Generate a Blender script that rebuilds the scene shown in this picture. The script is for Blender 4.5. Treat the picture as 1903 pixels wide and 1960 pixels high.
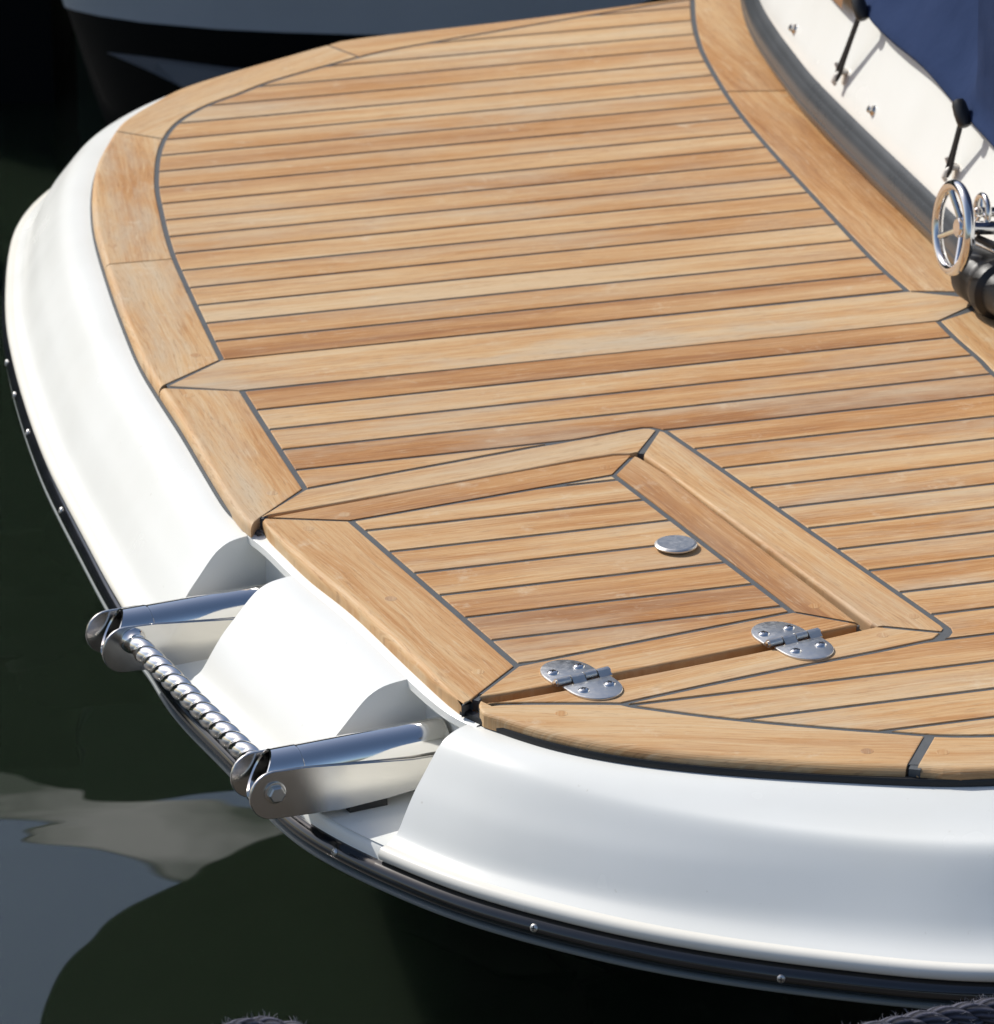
import bpy, math, random
from mathutils import Vector, Matrix
R_ = random.Random(7)
for o in list(bpy.data.objects): bpy.data.objects.remove(o)
SC = bpy.context.scene; COL = SC.collection

# ------------------------------------------------------------------ camera, sky, sun, exposure
CAMC = Vector((-1.2, -4.25, 1.6091774))
CR = Vector((0.96167874, -0.27413821, -0.00471639))
CU = Vector((0.10699178, 0.35937877, 0.92703811))
CF = Vector((0.2524416, 0.89201745, -0.37493746))
FPX = 9802.173
cam = bpy.data.cameras.new('camera'); cam_o = bpy.data.objects.new('camera', cam); COL.objects.link(cam_o)
cam.sensor_fit = 'HORIZONTAL'; cam.sensor_width = 36.0; cam.lens = 36.0 * FPX / 1903.0
cam.clip_start = 0.05; cam.clip_end = 2000
cam_o.matrix_world = Matrix(((CR.x, CU.x, -CF.x, CAMC.x), (CR.y, CU.y, -CF.y, CAMC.y), (CR.z, CU.z, -CF.z, CAMC.z), (0, 0, 0, 1)))
cam.dof.use_dof = True; cam.dof.focus_distance = 4.0; cam.dof.aperture_fstop = 20
SC.camera = cam_o

SUN = Vector((-0.42, 0.60, 0.68)).normalized()          # direction towards the sun
SUN_EL = math.asin(SUN.z); SUN_AZ = math.atan2(SUN.x, SUN.y)
world = bpy.data.worlds.new('World'); SC.world = world; world.use_nodes = True
wn = world.node_tree.nodes; wl = world.node_tree.links; wn.clear()
sky = wn.new('ShaderNodeTexSky'); sky.sky_type = 'NISHITA'; sky.sun_disc = False
sky.sun_elevation = SUN_EL; sky.sun_rotation = SUN_AZ
sky.air_density = 1.0; sky.dust_density = 2.2; sky.ozone_density = 2.2
bg = wn.new('ShaderNodeBackground'); bg.inputs['Strength'].default_value = 0.12
wo = wn.new('ShaderNodeOutputWorld'); wl.new(sky.outputs[0], bg.inputs[0]); wl.new(bg.outputs[0], wo.inputs[0])
sun = bpy.data.lights.new('sun', 'SUN'); sun.energy = 4.0; sun.angle = math.radians(0.53); sun.color = (1.0, 0.965, 0.90)
sun_o = bpy.data.objects.new('sun', sun); COL.objects.link(sun_o)
sun_o.rotation_euler = (-SUN).to_track_quat('-Z', 'Y').to_euler(); sun_o.location = SUN * 30
SC.view_settings.view_transform = 'Standard'; SC.view_settings.look = 'None'
SC.view_settings.gamma = 1.0; SC.view_settings.exposure = 0.10; SC.view_settings.use_curve_mapping = False
SC.render.engine = 'CYCLES'

# ------------------------------------------------------------------ survey helpers (measured picture point -> point on a real plane)
def ray(x, y): return CR * (x - 951.5) + CU * (980.217 - y) + CF * FPX
def at(x, y, z=0.0):
    d = ray(x, y); return CAMC + d * ((z - CAMC.z) / d.z)
def at2(x, y, z=0.0):
    p = at(x, y, z); return Vector((p.x, p.y))
RH = Vector((CR.x, CR.y)).normalized(); FH = Vector((CF.x, CF.y)).normalized()
def rf(r, f, z): return Vector((CAMC.x + RH.x * r + FH.x * f, CAMC.y + RH.y * r + FH.y * f, z))

# ------------------------------------------------------------------ materials
def new_mat(name):
    m = bpy.data.materials.new(name); m.use_nodes = True
    return m, m.node_tree.nodes, m.node_tree.links, m.node_tree.nodes['Principled BSDF']
def N(nodes, t, **kw):
    n = nodes.new(t)
    for k, v in kw.items(): setattr(n, k, v)
    return n
def setin(n, **kw):
    for k, v in kw.items(): n.inputs[k.replace('_', ' ')].default_value = v
def simple(name, col, rough=0.5, metal=0.0, ior=1.5, bump=0.0, bscale=200.0, var=0.0, vscale=8.0, coat=0.0):
    m, n, l, b = new_mat(name)
    setin(b, Base_Color=(*col, 1), Roughness=rough, Metallic=metal, IOR=ior, Coat_Weight=coat)
    tc = N(n, 'ShaderNodeTexCoord')
    if var > 0:
        nz = N(n, 'ShaderNodeTexNoise'); setin(nz, Scale=vscale, Detail=6.0, Roughness=0.6)
        l.new(tc.outputs['Object'], nz.inputs['Vector'])
        cr = N(n, 'ShaderNodeValToRGB')
        cr.color_ramp.elements[0].position = 0.3; cr.color_ramp.elements[1].position = 0.7
        cr.color_ramp.elements[0].color = (*[c * (1 - var) for c in col], 1)
        cr.color_ramp.elements[1].color = (*[min(1, c * (1 + var)) for c in col], 1)
        l.new(nz.outputs['Fac'], cr.inputs[0]); l.new(cr.outputs[0], b.inputs['Base Color'])
        mr = N(n, 'ShaderNodeMapRange'); setin(mr, To_Min=max(0.02, rough * 0.75), To_Max=min(1, rough * 1.3))
        l.new(nz.outputs['Fac'], mr.inputs['Value']); l.new(mr.outputs[0], b.inputs['Roughness'])
    if bump > 0:
        n2 = N(n, 'ShaderNodeTexNoise'); setin(n2, Scale=bscale, Detail=4.0)
        l.new(tc.outputs['Object'], n2.inputs['Vector'])
        bp = N(n, 'ShaderNodeBump'); setin(bp, Strength=bump, Distance=0.001)
        l.new(n2.outputs['Fac'], bp.inputs['Height']); l.new(bp.outputs[0], b.inputs['Normal'])
    return m

def make_teak():
    m, n, l, b = new_mat('teak')
    uv = N(n, 'ShaderNodeUVMap'); uv.uv_map = 'grain'
    oi = N(n, 'ShaderNodeObjectInfo')
    sepc = N(n, 'ShaderNodeSeparateColor'); l.new(oi.outputs['Color'], sepc.inputs[0])
    off = N(n, 'ShaderNodeCombineXYZ')
    m1 = N(n, 'ShaderNodeMath', operation='MULTIPLY'); m1.inputs[1].default_value = 91.7
    l.new(sepc.outputs['Blue'], m1.inputs[0]); l.new(m1.outputs[0], off.inputs['Z'])
    l.new(m1.outputs[0], off.inputs['X'])
    add = N(n, 'ShaderNodeVectorMath', operation='ADD')
    l.new(uv.outputs[0], add.inputs[0]); l.new(off.outputs[0], add.inputs[1])
    # slow waviness of the grain
    wob = N(n, 'ShaderNodeTexNoise'); setin(wob, Scale=1.0, Detail=2.0)
    mpw = N(n, 'ShaderNodeMapping'); mpw.inputs['Scale'].default_value = (5, 14, 1)
    l.new(add.outputs[0], mpw.inputs[0]); l.new(mpw.outputs[0], wob.inputs['Vector'])
    wsub = N(n, 'ShaderNodeMath', operation='SUBTRACT'); wsub.inputs[1].default_value = 0.5
    l.new(wob.outputs['Fac'], wsub.inputs[0])
    wmul = N(n, 'ShaderNodeMath', operation='MULTIPLY'); wmul.inputs[1].default_value = 0.020
    l.new(wsub.outputs[0], wmul.inputs[0])
    wv = N(n, 'ShaderNodeCombineXYZ'); l.new(wmul.outputs[0], wv.inputs['Y'])
    add2 = N(n, 'ShaderNodeVectorMath', operation='ADD'); l.new(add.outputs[0], add2.inputs[0]); l.new(wv.outputs[0], add2.inputs[1])
    def nz(sx, sy, detail=5.0, rough=0.6):
        mp = N(n, 'ShaderNodeMapping'); mp.inputs['Scale'].default_value = (sx, sy, 1)
        l.new(add2.outputs[0], mp.inputs[0])
        t = N(n, 'ShaderNodeTexNoise'); setin(t, Scale=1.0, Detail=detail, Roughness=rough)
        l.new(mp.outputs[0], t.inputs['Vector']); return t.outputs['Fac']
    band = nz(1.6, 55, 4.0, 0.65); fine = nz(14, 520, 5.0, 0.7); blotch = nz(6, 22, 5.0, 0.62); pore = nz(48, 620, 3.0, 0.7); dash = nz(20, 300, 3.0, 0.65); fleck = nz(34, 380, 3.0, 0.65)
    cloud = nz(2.2, 9.0, 3.0, 0.5)
    def mul(a, f):
        k = N(n, 'ShaderNodeMath', operation='MULTIPLY'); l.new(a, k.inputs[0])
        if isinstance(f, float): k.inputs[1].default_value = f
        else: l.new(f, k.inputs[1])
        return k.outputs[0]
    def addv(a, c):
        k = N(n, 'ShaderNodeMath', operation='ADD'); l.new(a, k.inputs[0])
        if isinstance(c, float): k.inputs[1].default_value = c
        else: l.new(c, k.inputs[1])
        return k.outputs[0]
    # tone: plank tone (object colour red) + streaks
    t = addv(addv(mul(band, 1.35), mul(fine, 1.25)), mul(cloud, 1.25))
    t = addv(t, -1.925)
    t = addv(t, sepc.outputs['Red'])
    cr = N(n, 'ShaderNodeValToRGB'); e = cr.color_ramp.elements
    e[0].position = 0.0; e[0].color = (0.560, 0.402, 0.232, 1)
    e[1].position = 1.0; e[1].color = (0.280, 0.120, 0.040, 1)
    for p, c in ((0.28, (0.525, 0.328, 0.158, 1)), (0.52, (0.455, 0.245, 0.098, 1)), (0.75, (0.380, 0.180, 0.062, 1))):
        q = e.new(p); q.color = c
    l.new(t, cr.inputs[0])
    # weathered grey patches
    mg = N(n, 'ShaderNodeMix', data_type='RGBA'); mg.inputs[7].default_value = (0.46, 0.37, 0.26, 1)
    mrg = N(n, 'ShaderNodeMapRange'); setin(mrg, From_Min=0.43, From_Max=0.70, To_Min=0.0, To_Max=0.95)
    l.new(blotch, mrg.inputs['Value'])
    gm = mul(mrg.outputs[0], sepc.outputs['Green']); l.new(gm, mg.inputs[0]); l.new(cr.outputs[0], mg.inputs[6])
    # pores: short dark dashes
    mrp = N(n, 'ShaderNodeMapRange'); setin(mrp, From_Min=0.57, From_Max=0.72, To_Min=0.0, To_Max=0.55)
    l.new(pore, mrp.inputs['Value'])
    md = N(n, 'ShaderNodeMix', data_type='RGBA'); md.inputs[7].default_value = (0.20, 0.105, 0.045, 1)
    l.new(mrp.outputs[0], md.inputs[0]); l.new(mg.outputs[2], md.inputs[6])
    # occasional dark stains
    stn = nz(10, 40, 6.0, 0.7)
    mrs = N(n, 'ShaderNodeMapRange'); setin(mrs, From_Min=0.64, From_Max=0.80, To_Min=0.0, To_Max=0.5)
    l.new(stn, mrs.inputs['Value'])
    ms = N(n, 'ShaderNodeMix', data_type='RGBA'); ms.inputs[7].default_value = (0.24, 0.15, 0.085, 1)
    l.new(mrs.outputs[0], ms.inputs[0]); l.new(md.outputs[2], ms.inputs[6])
    # longer reddish dashes and pale flecks
    mrd = N(n, 'ShaderNodeMapRange'); setin(mrd, From_Min=0.60, From_Max=0.74, To_Min=0.0, To_Max=0.5); l.new(dash, mrd.inputs['Value'])
    m5 = N(n, 'ShaderNodeMix', data_type='RGBA'); m5.inputs[7].default_value = (0.26, 0.115, 0.045, 1)
    l.new(mrd.outputs[0], m5.inputs[0]); l.new(ms.outputs[2], m5.inputs[6])
    mrf = N(n, 'ShaderNodeMapRange'); setin(mrf, From_Min=0.58, From_Max=0.76, To_Min=0.0, To_Max=0.55); l.new(fleck, mrf.inputs['Value'])
    m6 = N(n, 'ShaderNodeMix', data_type='RGBA'); m6.inputs[7].default_value = (0.62, 0.48, 0.31, 1)
    l.new(mrf.outputs[0], m6.inputs[0]); l.new(m5.outputs[2], m6.inputs[6])
    # pale worn scuffs across the grain
    scf = N(n, 'ShaderNodeTexNoise'); setin(scf, Scale=26.0, Detail=8.0, Roughness=0.75); l.new(add.outputs[0], scf.inputs['Vector'])
    mrc = N(n, 'ShaderNodeMapRange'); setin(mrc, From_Min=0.59, From_Max=0.76, To_Min=0.0, To_Max=0.65); l.new(scf.outputs['Fac'], mrc.inputs['Value'])
    m7 = N(n, 'ShaderNodeMix', data_type='RGBA'); m7.inputs[7].default_value = (0.60, 0.50, 0.36, 1)
    l.new(mrc.outputs[0], m7.inputs[0]); l.new(m6.outputs[2], m7.inputs[6])
    l.new(m7.outputs[2], b.inputs['Base Color'])
    mrr = N(n, 'ShaderNodeMapRange'); setin(mrr, To_Min=0.48, To_Max=0.72)
    l.new(fine, mrr.inputs['Value']); l.new(mrr.outputs[0], b.inputs['Roughness'])
    bp = N(n, 'ShaderNodeBump'); setin(bp, Strength=0.35, Distance=0.0006)
    l.new(addv(fine, mul(pore, -0.6)), bp.inputs['Height']); l.new(bp.outputs[0], b.inputs['Normal'])
    b.inputs['Specular IOR Level'].default_value = 0.3
    return m

def make_gelcoat(name, col):
    m, n, l, b = new_mat(name)
    setin(b, Roughness=0.22, IOR=1.5)
    tc = N(n, 'ShaderNodeTexCoord')
    t = N(n, 'ShaderNodeTexNoise'); setin(t, Scale=7.0, Detail=5.0, Roughness=0.55); l.new(tc.outputs['Object'], t.inputs['Vector'])
    cr = N(n, 'ShaderNodeValToRGB'); cr.color_ramp.elements[0].position = 0.25; cr.color_ramp.elements[1].position = 0.62
    cr.color_ramp.elements[0].color = (*[c * f for c, f in zip(col, (0.95, 0.945, 0.93))], 1); cr.color_ramp.elements[1].color = (*col, 1)
    l.new(t.outputs['Fac'], cr.inputs[0])
    # faint vertical dirt runs and specks
    t2 = N(n, 'ShaderNodeTexNoise'); setin(t2, Scale=160.0, Detail=2.0); l.new(tc.outputs['Object'], t2.inputs['Vector'])
    mr = N(n, 'ShaderNodeMapRange'); setin(mr, From_Min=0.74, From_Max=0.84, To_Min=0.0, To_Max=0.5); l.new(t2.outputs['Fac'], mr.inputs['Value'])
    mx = N(n, 'ShaderNodeMix', data_type='RGBA'); mx.inputs[7].default_value = (0.42, 0.38, 0.31, 1)
    l.new(mr.outputs[0], mx.inputs[0]); l.new(cr.outputs[0], mx.inputs[6]); l.new(mx.outputs[2], b.inputs['Base Color'])
    t3 = N(n, 'ShaderNodeTexNoise'); setin(t3, Scale=12.0, Detail=3.0); l.new(tc.outputs['Object'], t3.inputs['Vector'])
    mr2 = N(n, 'ShaderNodeMapRange'); setin(mr2, To_Min=0.14, To_Max=0.34); l.new(t3.outputs['Fac'], mr2.inputs['Value']); l.new(mr2.outputs[0], b.inputs['Roughness'])
    bp = N(n, 'ShaderNodeBump'); setin(bp, Strength=0.05, Distance=0.002); l.new(t.outputs['Fac'], bp.inputs['Height']); l.new(bp.outputs[0], b.inputs['Normal'])
    return m

def make_steel(name, col, r0, r1, scale, bump=0.04):
    m, n, l, b = new_mat(name)
    setin(b, Base_Color=(*col, 1), Metallic=1.0)
    tc = N(n, 'ShaderNodeTexCoord')
    t = N(n, 'ShaderNodeTexNoise'); setin(t, Scale=scale, Detail=6.0, Roughness=0.65); l.new(tc.outputs['Object'], t.inputs['Vector'])
    mr = N(n, 'ShaderNodeMapRange'); setin(mr, From_Min=0.3, From_Max=0.7, To_Min=r0, To_Max=r1); l.new(t.outputs['Fac'], mr.inputs['Value']); l.new(mr.outputs[0], b.inputs['Roughness'])
    t2 = N(n, 'ShaderNodeTexNoise'); setin(t2, Scale=scale * 0.35, Detail=5.0); l.new(tc.outputs['Object'], t2.inputs['Vector'])
    mr2 = N(n, 'ShaderNodeMapRange'); setin(mr2, From_Min=0.62, From_Max=0.85, To_Min=0.0, To_Max=0.12); l.new(t2.outputs['Fac'], mr2.inputs['Value'])
    mx = N(n, 'ShaderNodeMix', data_type='RGBA'); mx.inputs[6].default_value = (*col, 1); mx.inputs[7].default_value = (0.36, 0.30, 0.22, 1)
    l.new(mr2.outputs[0], mx.inputs[0]); l.new(mx.outputs[2], b.inputs['Base Color'])
    bp = N(n, 'ShaderNodeBump'); setin(bp, Strength=bump, Distance=0.001); l.new(t.outputs['Fac'], bp.inputs['Height']); l.new(bp.outputs[0], b.inputs['Normal'])
    return m

def make_water():
    m, n, l, b = new_mat('harbour_water')
    setin(b, Base_Color=(0.0105, 0.0165, 0.0100, 1), Roughness=0.012, IOR=1.58, Subsurface_Weight=1.0, Subsurface_Scale=0.6)
    b.inputs['Subsurface Radius'].default_value = (0.8, 1.0, 0.9)
    tc = N(n, 'ShaderNodeTexCoord')
    a = N(n, 'ShaderNodeTexNoise'); setin(a, Scale=1.5, Detail=2.6, Roughness=0.42); a.inputs['Distortion'].default_value = 0.8
    mp = N(n, 'ShaderNodeMapping'); mp.inputs['Scale'].default_value = (1.0, 1.6, 1.0); mp.inputs['Rotation'].default_value = (0, 0, 0.5)
    l.new(tc.outputs['Object'], mp.inputs[0]); l.new(mp.outputs[0], a.inputs['Vector'])
    bp = N(n, 'ShaderNodeBump'); setin(bp, Strength=0.075, Distance=0.05); l.new(a.outputs['Fac'], bp.inputs['Height'])
    l.new(bp.outputs[0], b.inputs['Normal'])
    return m

def make_canvas():
    m, n, l, b = new_mat('navy_canvas')
    setin(b, Base_Color=(0.030, 0.058, 0.17, 1), Roughness=0.9)
    b.inputs['Specular IOR Level'].default_value = 0.08
    tc = N(n, 'ShaderNodeTexCoord')
    w1 = N(n, 'ShaderNodeTexNoise'); setin(w1, Scale=900.0, Detail=2.0); l.new(tc.outputs['Object'], w1.inputs['Vector'])
    w2 = N(n, 'ShaderNodeTexNoise'); setin(w2, Scale=9.0, Detail=4.0); l.new(tc.outputs['Object'], w2.inputs['Vector'])
    cr = N(n, 'ShaderNodeValToRGB'); cr.color_ramp.elements[0].color = (0.016, 0.030, 0.078, 1); cr.color_ramp.elements[1].color = (0.023, 0.040, 0.098, 1)
    cr.color_ramp.elements[0].position = 0.3; cr.color_ramp.elements[1].position = 0.7
    l.new(w2.outputs['Fac'], cr.inputs[0]); l.new(cr.outputs[0], b.inputs['Base Color'])
    bp = N(n, 'ShaderNodeBump'); setin(bp, Strength=0.3, Distance=0.0005); l.new(w1.outputs['Fac'], bp.inputs['Height'])
    b2 = N(n, 'ShaderNodeBump'); setin(b2, Strength=0.35, Distance=0.02); l.new(w2.outputs['Fac'], b2.inputs['Height']); l.new(bp.outputs[0], b2.inputs['Normal'])
    l.new(b2.outputs[0], b.inputs['Normal'])
    return m

def make_rope():
    m, n, l, b = new_mat('dark_rope')
    setin(b, Roughness=0.75)
    uv = N(n, 'ShaderNodeUVMap'); uv.uv_map = 'grain'
    mp = N(n, 'ShaderNodeMapping'); mp.inputs['Scale'].default_value = (1, 1, 1); l.new(uv.outputs[0], mp.inputs[0])
    sx = N(n, 'ShaderNodeSeparateXYZ'); l.new(mp.outputs[0], sx.inputs[0])
    # yarns: diagonal stripes on the strand
    k = N(n, 'ShaderNodeMath', operation='MULTIPLY'); k.inputs[1].default_value = 520.0; l.new(sx.outputs['X'], k.inputs[0])
    k2 = N(n, 'ShaderNodeMath', operation='MULTIPLY'); k2.inputs[1].default_value = 44.0; l.new(sx.outputs['Y'], k2.inputs[0])
    s = N(n, 'ShaderNodeMath', operation='ADD'); l.new(k.outputs[0], s.inputs[0]); l.new(k2.outputs[0], s.inputs[1])
    nz = N(n, 'ShaderNodeTexNoise'); setin(nz, Scale=90.0, Detail=3.0); l.new(uv.outputs[0], nz.inputs['Vector'])
    nm = N(n, 'ShaderNodeMath', operation='MULTIPLY'); nm.inputs[1].default_value = 3.0; l.new(nz.outputs['Fac'], nm.inputs[0])
    s2 = N(n, 'ShaderNodeMath', operation='ADD'); l.new(s.outputs[0], s2.inputs[0]); l.new(nm.outputs[0], s2.inputs[1])
    si = N(n, 'ShaderNodeMath', operation='SINE'); l.new(s2.outputs[0], si.inputs[0])
    mr = N(n, 'ShaderNodeMapRange'); setin(mr, From_Min=-1.0, From_Max=1.0, To_Min=0.0, To_Max=1.0); l.new(si.outputs[0], mr.inputs['Value'])
    cr = N(n, 'ShaderNodeValToRGB'); cr.color_ramp.elements[0].color = (0.012, 0.012, 0.022, 1); cr.color_ramp.elements[1].color = (0.085, 0.085, 0.12, 1)
    cr.color_ramp.elements[0].position = 0.1; cr.color_ramp.elements[1].position = 0.9
    l.new(mr.outputs[0], cr.inputs[0]); l.new(cr.outputs[0], b.inputs['Base Color'])
    bp = N(n, 'ShaderNodeBump'); setin(bp, Strength=0.9, Distance=0.0012); l.new(mr.outputs[0], bp.inputs['Height']); l.new(bp.outputs[0], b.inputs['Normal'])
    return m

TEAK = make_teak()
WHITE = make_gelcoat('white_gelcoat', (0.765, 0.770, 0.735))
CREAM = make_gelcoat('cream_moulding', (0.80, 0.77, 0.69))
CAULK = simple('grey_caulk', (0.070, 0.076, 0.081), 0.65, bump=0.2, bscale=900, var=0.12, vscale=60)
BLACK = simple('black_rubber', (0.012, 0.012, 0.013), 0.45, bump=0.1, bscale=300)
RAILM = simple('rub_rail_black', (0.009, 0.010, 0.012), 0.09, ior=1.7, var=0.3, vscale=30, bump=0.03, bscale=60)
LIPM = simple('rail_lip_grey', (0.16, 0.18, 0.18), 0.35)
CHROME = make_steel('polished_steel', (0.72, 0.71, 0.70), 0.05, 0.16, 60)
BRUSHED = make_steel('satin_steel', (0.60, 0.59, 0.57), 0.30, 0.46, 260, 0.10)
SATIN = make_steel('plate_steel', (0.62, 0.60, 0.57), 0.20, 0.27, 40, 0.015)
DARKGREY = simple('dark_grey_trim', (0.060, 0.066, 0.072), 0.28, var=0.12, vscale=10)
CANVAS = make_canvas(); ROPE = make_rope(); WATER = make_water()
CORDM = simple('black_cord', (0.02, 0.02, 0.02), 0.7, bump=0.6, bscale=1500)
BOTTOM = simple('antifouling', (0.010, 0.012, 0.014), 0.6, var=0.3, vscale=6)

# ------------------------------------------------------------------ object helpers
def mk(name, V, Fc, mat, parent=None, smooth=False, uv=None, sharp=None):
    me = bpy.data.meshes.new(name); me.from_pydata([tuple(v) for v in V], [], Fc); me.update()
    if uv is not None:
        lay = me.uv_layers.new(name='grain')
        for lp in me.loops: lay.data[lp.index].uv = uv[lp.vertex_index]
    me.materials.append(mat)
    if smooth:
        for p in me.polygons: p.use_smooth = True
        if sharp is not None: me.set_sharp_from_angle(angle=math.radians(sharp))
    o = bpy.data.objects.new(name, me); COL.objects.link(o)
    if parent: o.parent = parent
    return o
def thing(name, label, cat, group=None):
    o = bpy.data.objects.new(name, None); COL.objects.link(o); o.empty_display_size = 0.05
    o['label'] = label; o['category'] = cat
    if group: o['group'] = group
    return o
def tag(o, label, cat, group=None):
    o['label'] = label; o['category'] = cat
    if group: o['group'] = group
    return o
class MB:
    def __init__(s): s.V = []; s.F = []; s.UV = []
    def add(s, V, F, UV=None):
        k = len(s.V); s.V += [Vector(v) for v in V]; s.F += [tuple(i + k for i in f) for f in F]
        s.UV += (UV if UV else [(0, 0)] * len(V))
    def build(s, name, mat, parent=None, smooth=True, sharp=35): return mk(name, s.V, s.F, mat, parent, smooth, s.UV, sharp)
def frame(d):
    d = d.normalized(); a = Vector((0, 0, 1)) if abs(d.z) < 0.9 else Vector((1, 0, 0))
    x = d.cross(a).normalized(); return x, d.cross(x).normalized()
def lathe(mb, c, axis, prof, seg=24, xdir=None, closed_ring=False):
    """prof: (distance along axis, radius)"""
    a = axis.normalized(); x, y = frame(a)
    V = []; F = []
    for (h, r) in prof:
        for i in range(seg):
            t = 2 * math.pi * i / seg; V.append(c + a * h + (x * math.cos(t) + y * math.sin(t)) * r)
    n = len(prof)
    for j in range(n - 1):
        for i in range(seg): F.append((j * seg + i, j * seg + (i + 1) % seg, (j + 1) * seg + (i + 1) % seg, (j + 1) * seg + i))
    if closed_ring:
        for i in range(seg): F.append(((n - 1) * seg + i, (n - 1) * seg + (i + 1) % seg, (i + 1) % seg, i))
    else:
        if prof[0][1] > 1e-6: F.append(tuple(range(seg))[::-1])
        if prof[-1][1] > 1e-6: F.append(tuple((n - 1) * seg + i for i in range(seg)))
    mb.add(V, F)
def tube(mb, P, r, seg=12, closed=False, caps=True, uvs=False):
    P = [Vector(p) for p in P]; n = len(P); V = []; F = []; UV = []; L = 0; prev = None
    for j in range(n):
        if closed: d = P[(j + 1) % n] - P[j - 1]
        else: d = P[min(j + 1, n - 1)] - P[max(j - 1, 0)]
        d.normalize()
        if prev is None: x, y = frame(d)
        else:
            x = (prev - d * prev.dot(d)).normalized(); y = d.cross(x).normalized()
        prev = x
        if j: L += (P[j] - P[j - 1]).length
        rr = r[j] if isinstance(r, (list, tuple)) else r
        for i in range(seg):
            t = 2 * math.pi * i / seg; V.append(P[j] + (x * math.cos(t) + y * math.sin(t)) * rr); UV.append((L, i / seg))
    m = n if closed else n - 1
    for j in range(m):
        k = (j + 1) % n
        for i in range(seg): F.append((j * seg + i, j * seg + (i + 1) % seg, k * seg + (i + 1) % seg, k * seg + i))
    if caps and not closed: F.append(tuple(range(seg))[::-1]); F.append(tuple((n - 1) * seg + i for i in range(seg)))
    mb.add(V, F, UV)
def catmull(P, step=0.012):
    out = []; n = len(P)
    for i in range(n - 1):
        p0 = P[i - 1] if i else P[0] * 2 - P[1]; p1 = P[i]; p2 = P[i + 1]; p3 = P[i + 2] if i + 2 < n else P[-1] * 2 - P[-2]
        k = max(1, int((p2 - p1).length / step))
        for j in range(k):
            t = j / k
            out.append(0.5 * ((2 * p1) + (p2 - p0) * t + (2 * p0 - 5 * p1 + 4 * p2 - p3) * t * t + (3 * p1 - p0 - 3 * p2 + p3) * t ** 3))
    out.append(P[-1]); return out
def smooth_pts(P, it=3):
    P = list(P)
    for _ in range(it): P = [P[0]] + [P[i] * 0.5 + (P[i - 1] + P[i + 1]) * 0.25 for i in range(1, len(P) - 1)] + [P[-1]]
    return P
def nearest(C, p):
    best = (1e9, 0, 0.0)
    for i in range(len(C) - 1):
        d = C[i + 1] - C[i]; L = d.length_squared
        t = max(0, min(1, (p - C[i]).dot(d) / L)) if L > 0 else 0
        q = (C[i] + d * t - p).length
        if q < best[0]: best = (q, i, t)
    return best[1] + best[2]
def pt(C, s):
    i = min(int(s), len(C) - 2); return C[i].lerp(C[i + 1], s - i)
def sub(C, a, b):
    """piece of curve C between the points nearest a and b"""
    sa, sb = nearest(C, a), nearest(C, b); rev = sa > sb
    if rev: sa, sb = sb, sa
    out = [pt(C, sa)] + [C[i] for i in range(int(sa) + 1, int(math.ceil(sb))) if sa + 0.3 < i < sb - 0.3] + [pt(C, sb)]
    return out[::-1] if rev else out
def area(P): return 0.5 * sum(P[i].x * P[(i + 1) % len(P)].y - P[(i + 1) % len(P)].x * P[i].y for i in range(len(P)))
def dedupe(P, D, eps=4e-4):
    Q = []; E = []
    for p, d in zip(P, D):
        if Q and (p - Q[-1]).length < eps: E[-1] = d; continue
        Q.append(p); E.append(d)
    while len(Q) > 3 and (Q[0] - Q[-1]).length < eps: Q.pop(); E.pop()
    return Q, E
def inset(P, D):
    """move each edge i (P[i]->P[i+1]) of a CCW polygon inwards by D[i]"""
    n = len(P); out = []
    for i in range(n):
        a, p, c = P[i - 1], P[i], P[(i + 1) % n]
        d0 = (p - a).normalized(); d1 = (c - p).normalized()
        n0 = Vector((-d0.y, d0.x)); n1 = Vector((-d1.y, d1.x)); e0, e1 = D[i - 1], D[i]
        cr = d0.x * d1.y - d0.y * d1.x
        if abs(cr) < 0.08 or (abs(cr) < 0.42 and abs(e0 - e1) > 0.004):
            m = (n0 + n1).normalized(); out.append(p + m * (0.5 * (e0 + e1)))
        else:
            q0 = p + n0 * e0; q1 = p + n1 * e1
            t = ((q1.x - q0.x) * d1.y - (q1.y - q0.y) * d1.x) / cr
            v = q0 + d0 * t
            if (v - p).length > 3.2 * max(abs(e0), abs(e1), 1e-5): v = p + (v - p).normalized() * 3.2 * max(abs(e0), abs(e1), 1e-5)
            out.append(v)
    return out
def clip(P, axis, val, keep_less):
    out = []; n = len(P)
    f = lambda p: (val - p[axis]) if keep_less else (p[axis] - val)
    for i in range(n):
        a, b = P[i], P[(i + 1) % n]; fa, fb = f(a), f(b)
        if fa >= 0: out.append(a)
        if (fa >= 0) != (fb >= 0): out.append(a.lerp(b, fa / (fa - fb)))
    return out
def despike(P):
    P = list(P); ch = True
    while ch and len(P) > 3:
        ch = False
        for i in range(len(P)):
            a, p, c = P[i - 1], P[i], P[(i + 1) % len(P)]
            if (p - a).length < 2e-4: P.pop(i); ch = True; break
            d0 = (p - a).normalized(); d1 = (c - p).normalized() if (c - p).length > 1e-9 else d0
            if d0.dot(d1) < -0.998: P.pop(i); ch = True; break
    return P
SEED = [0]
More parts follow.
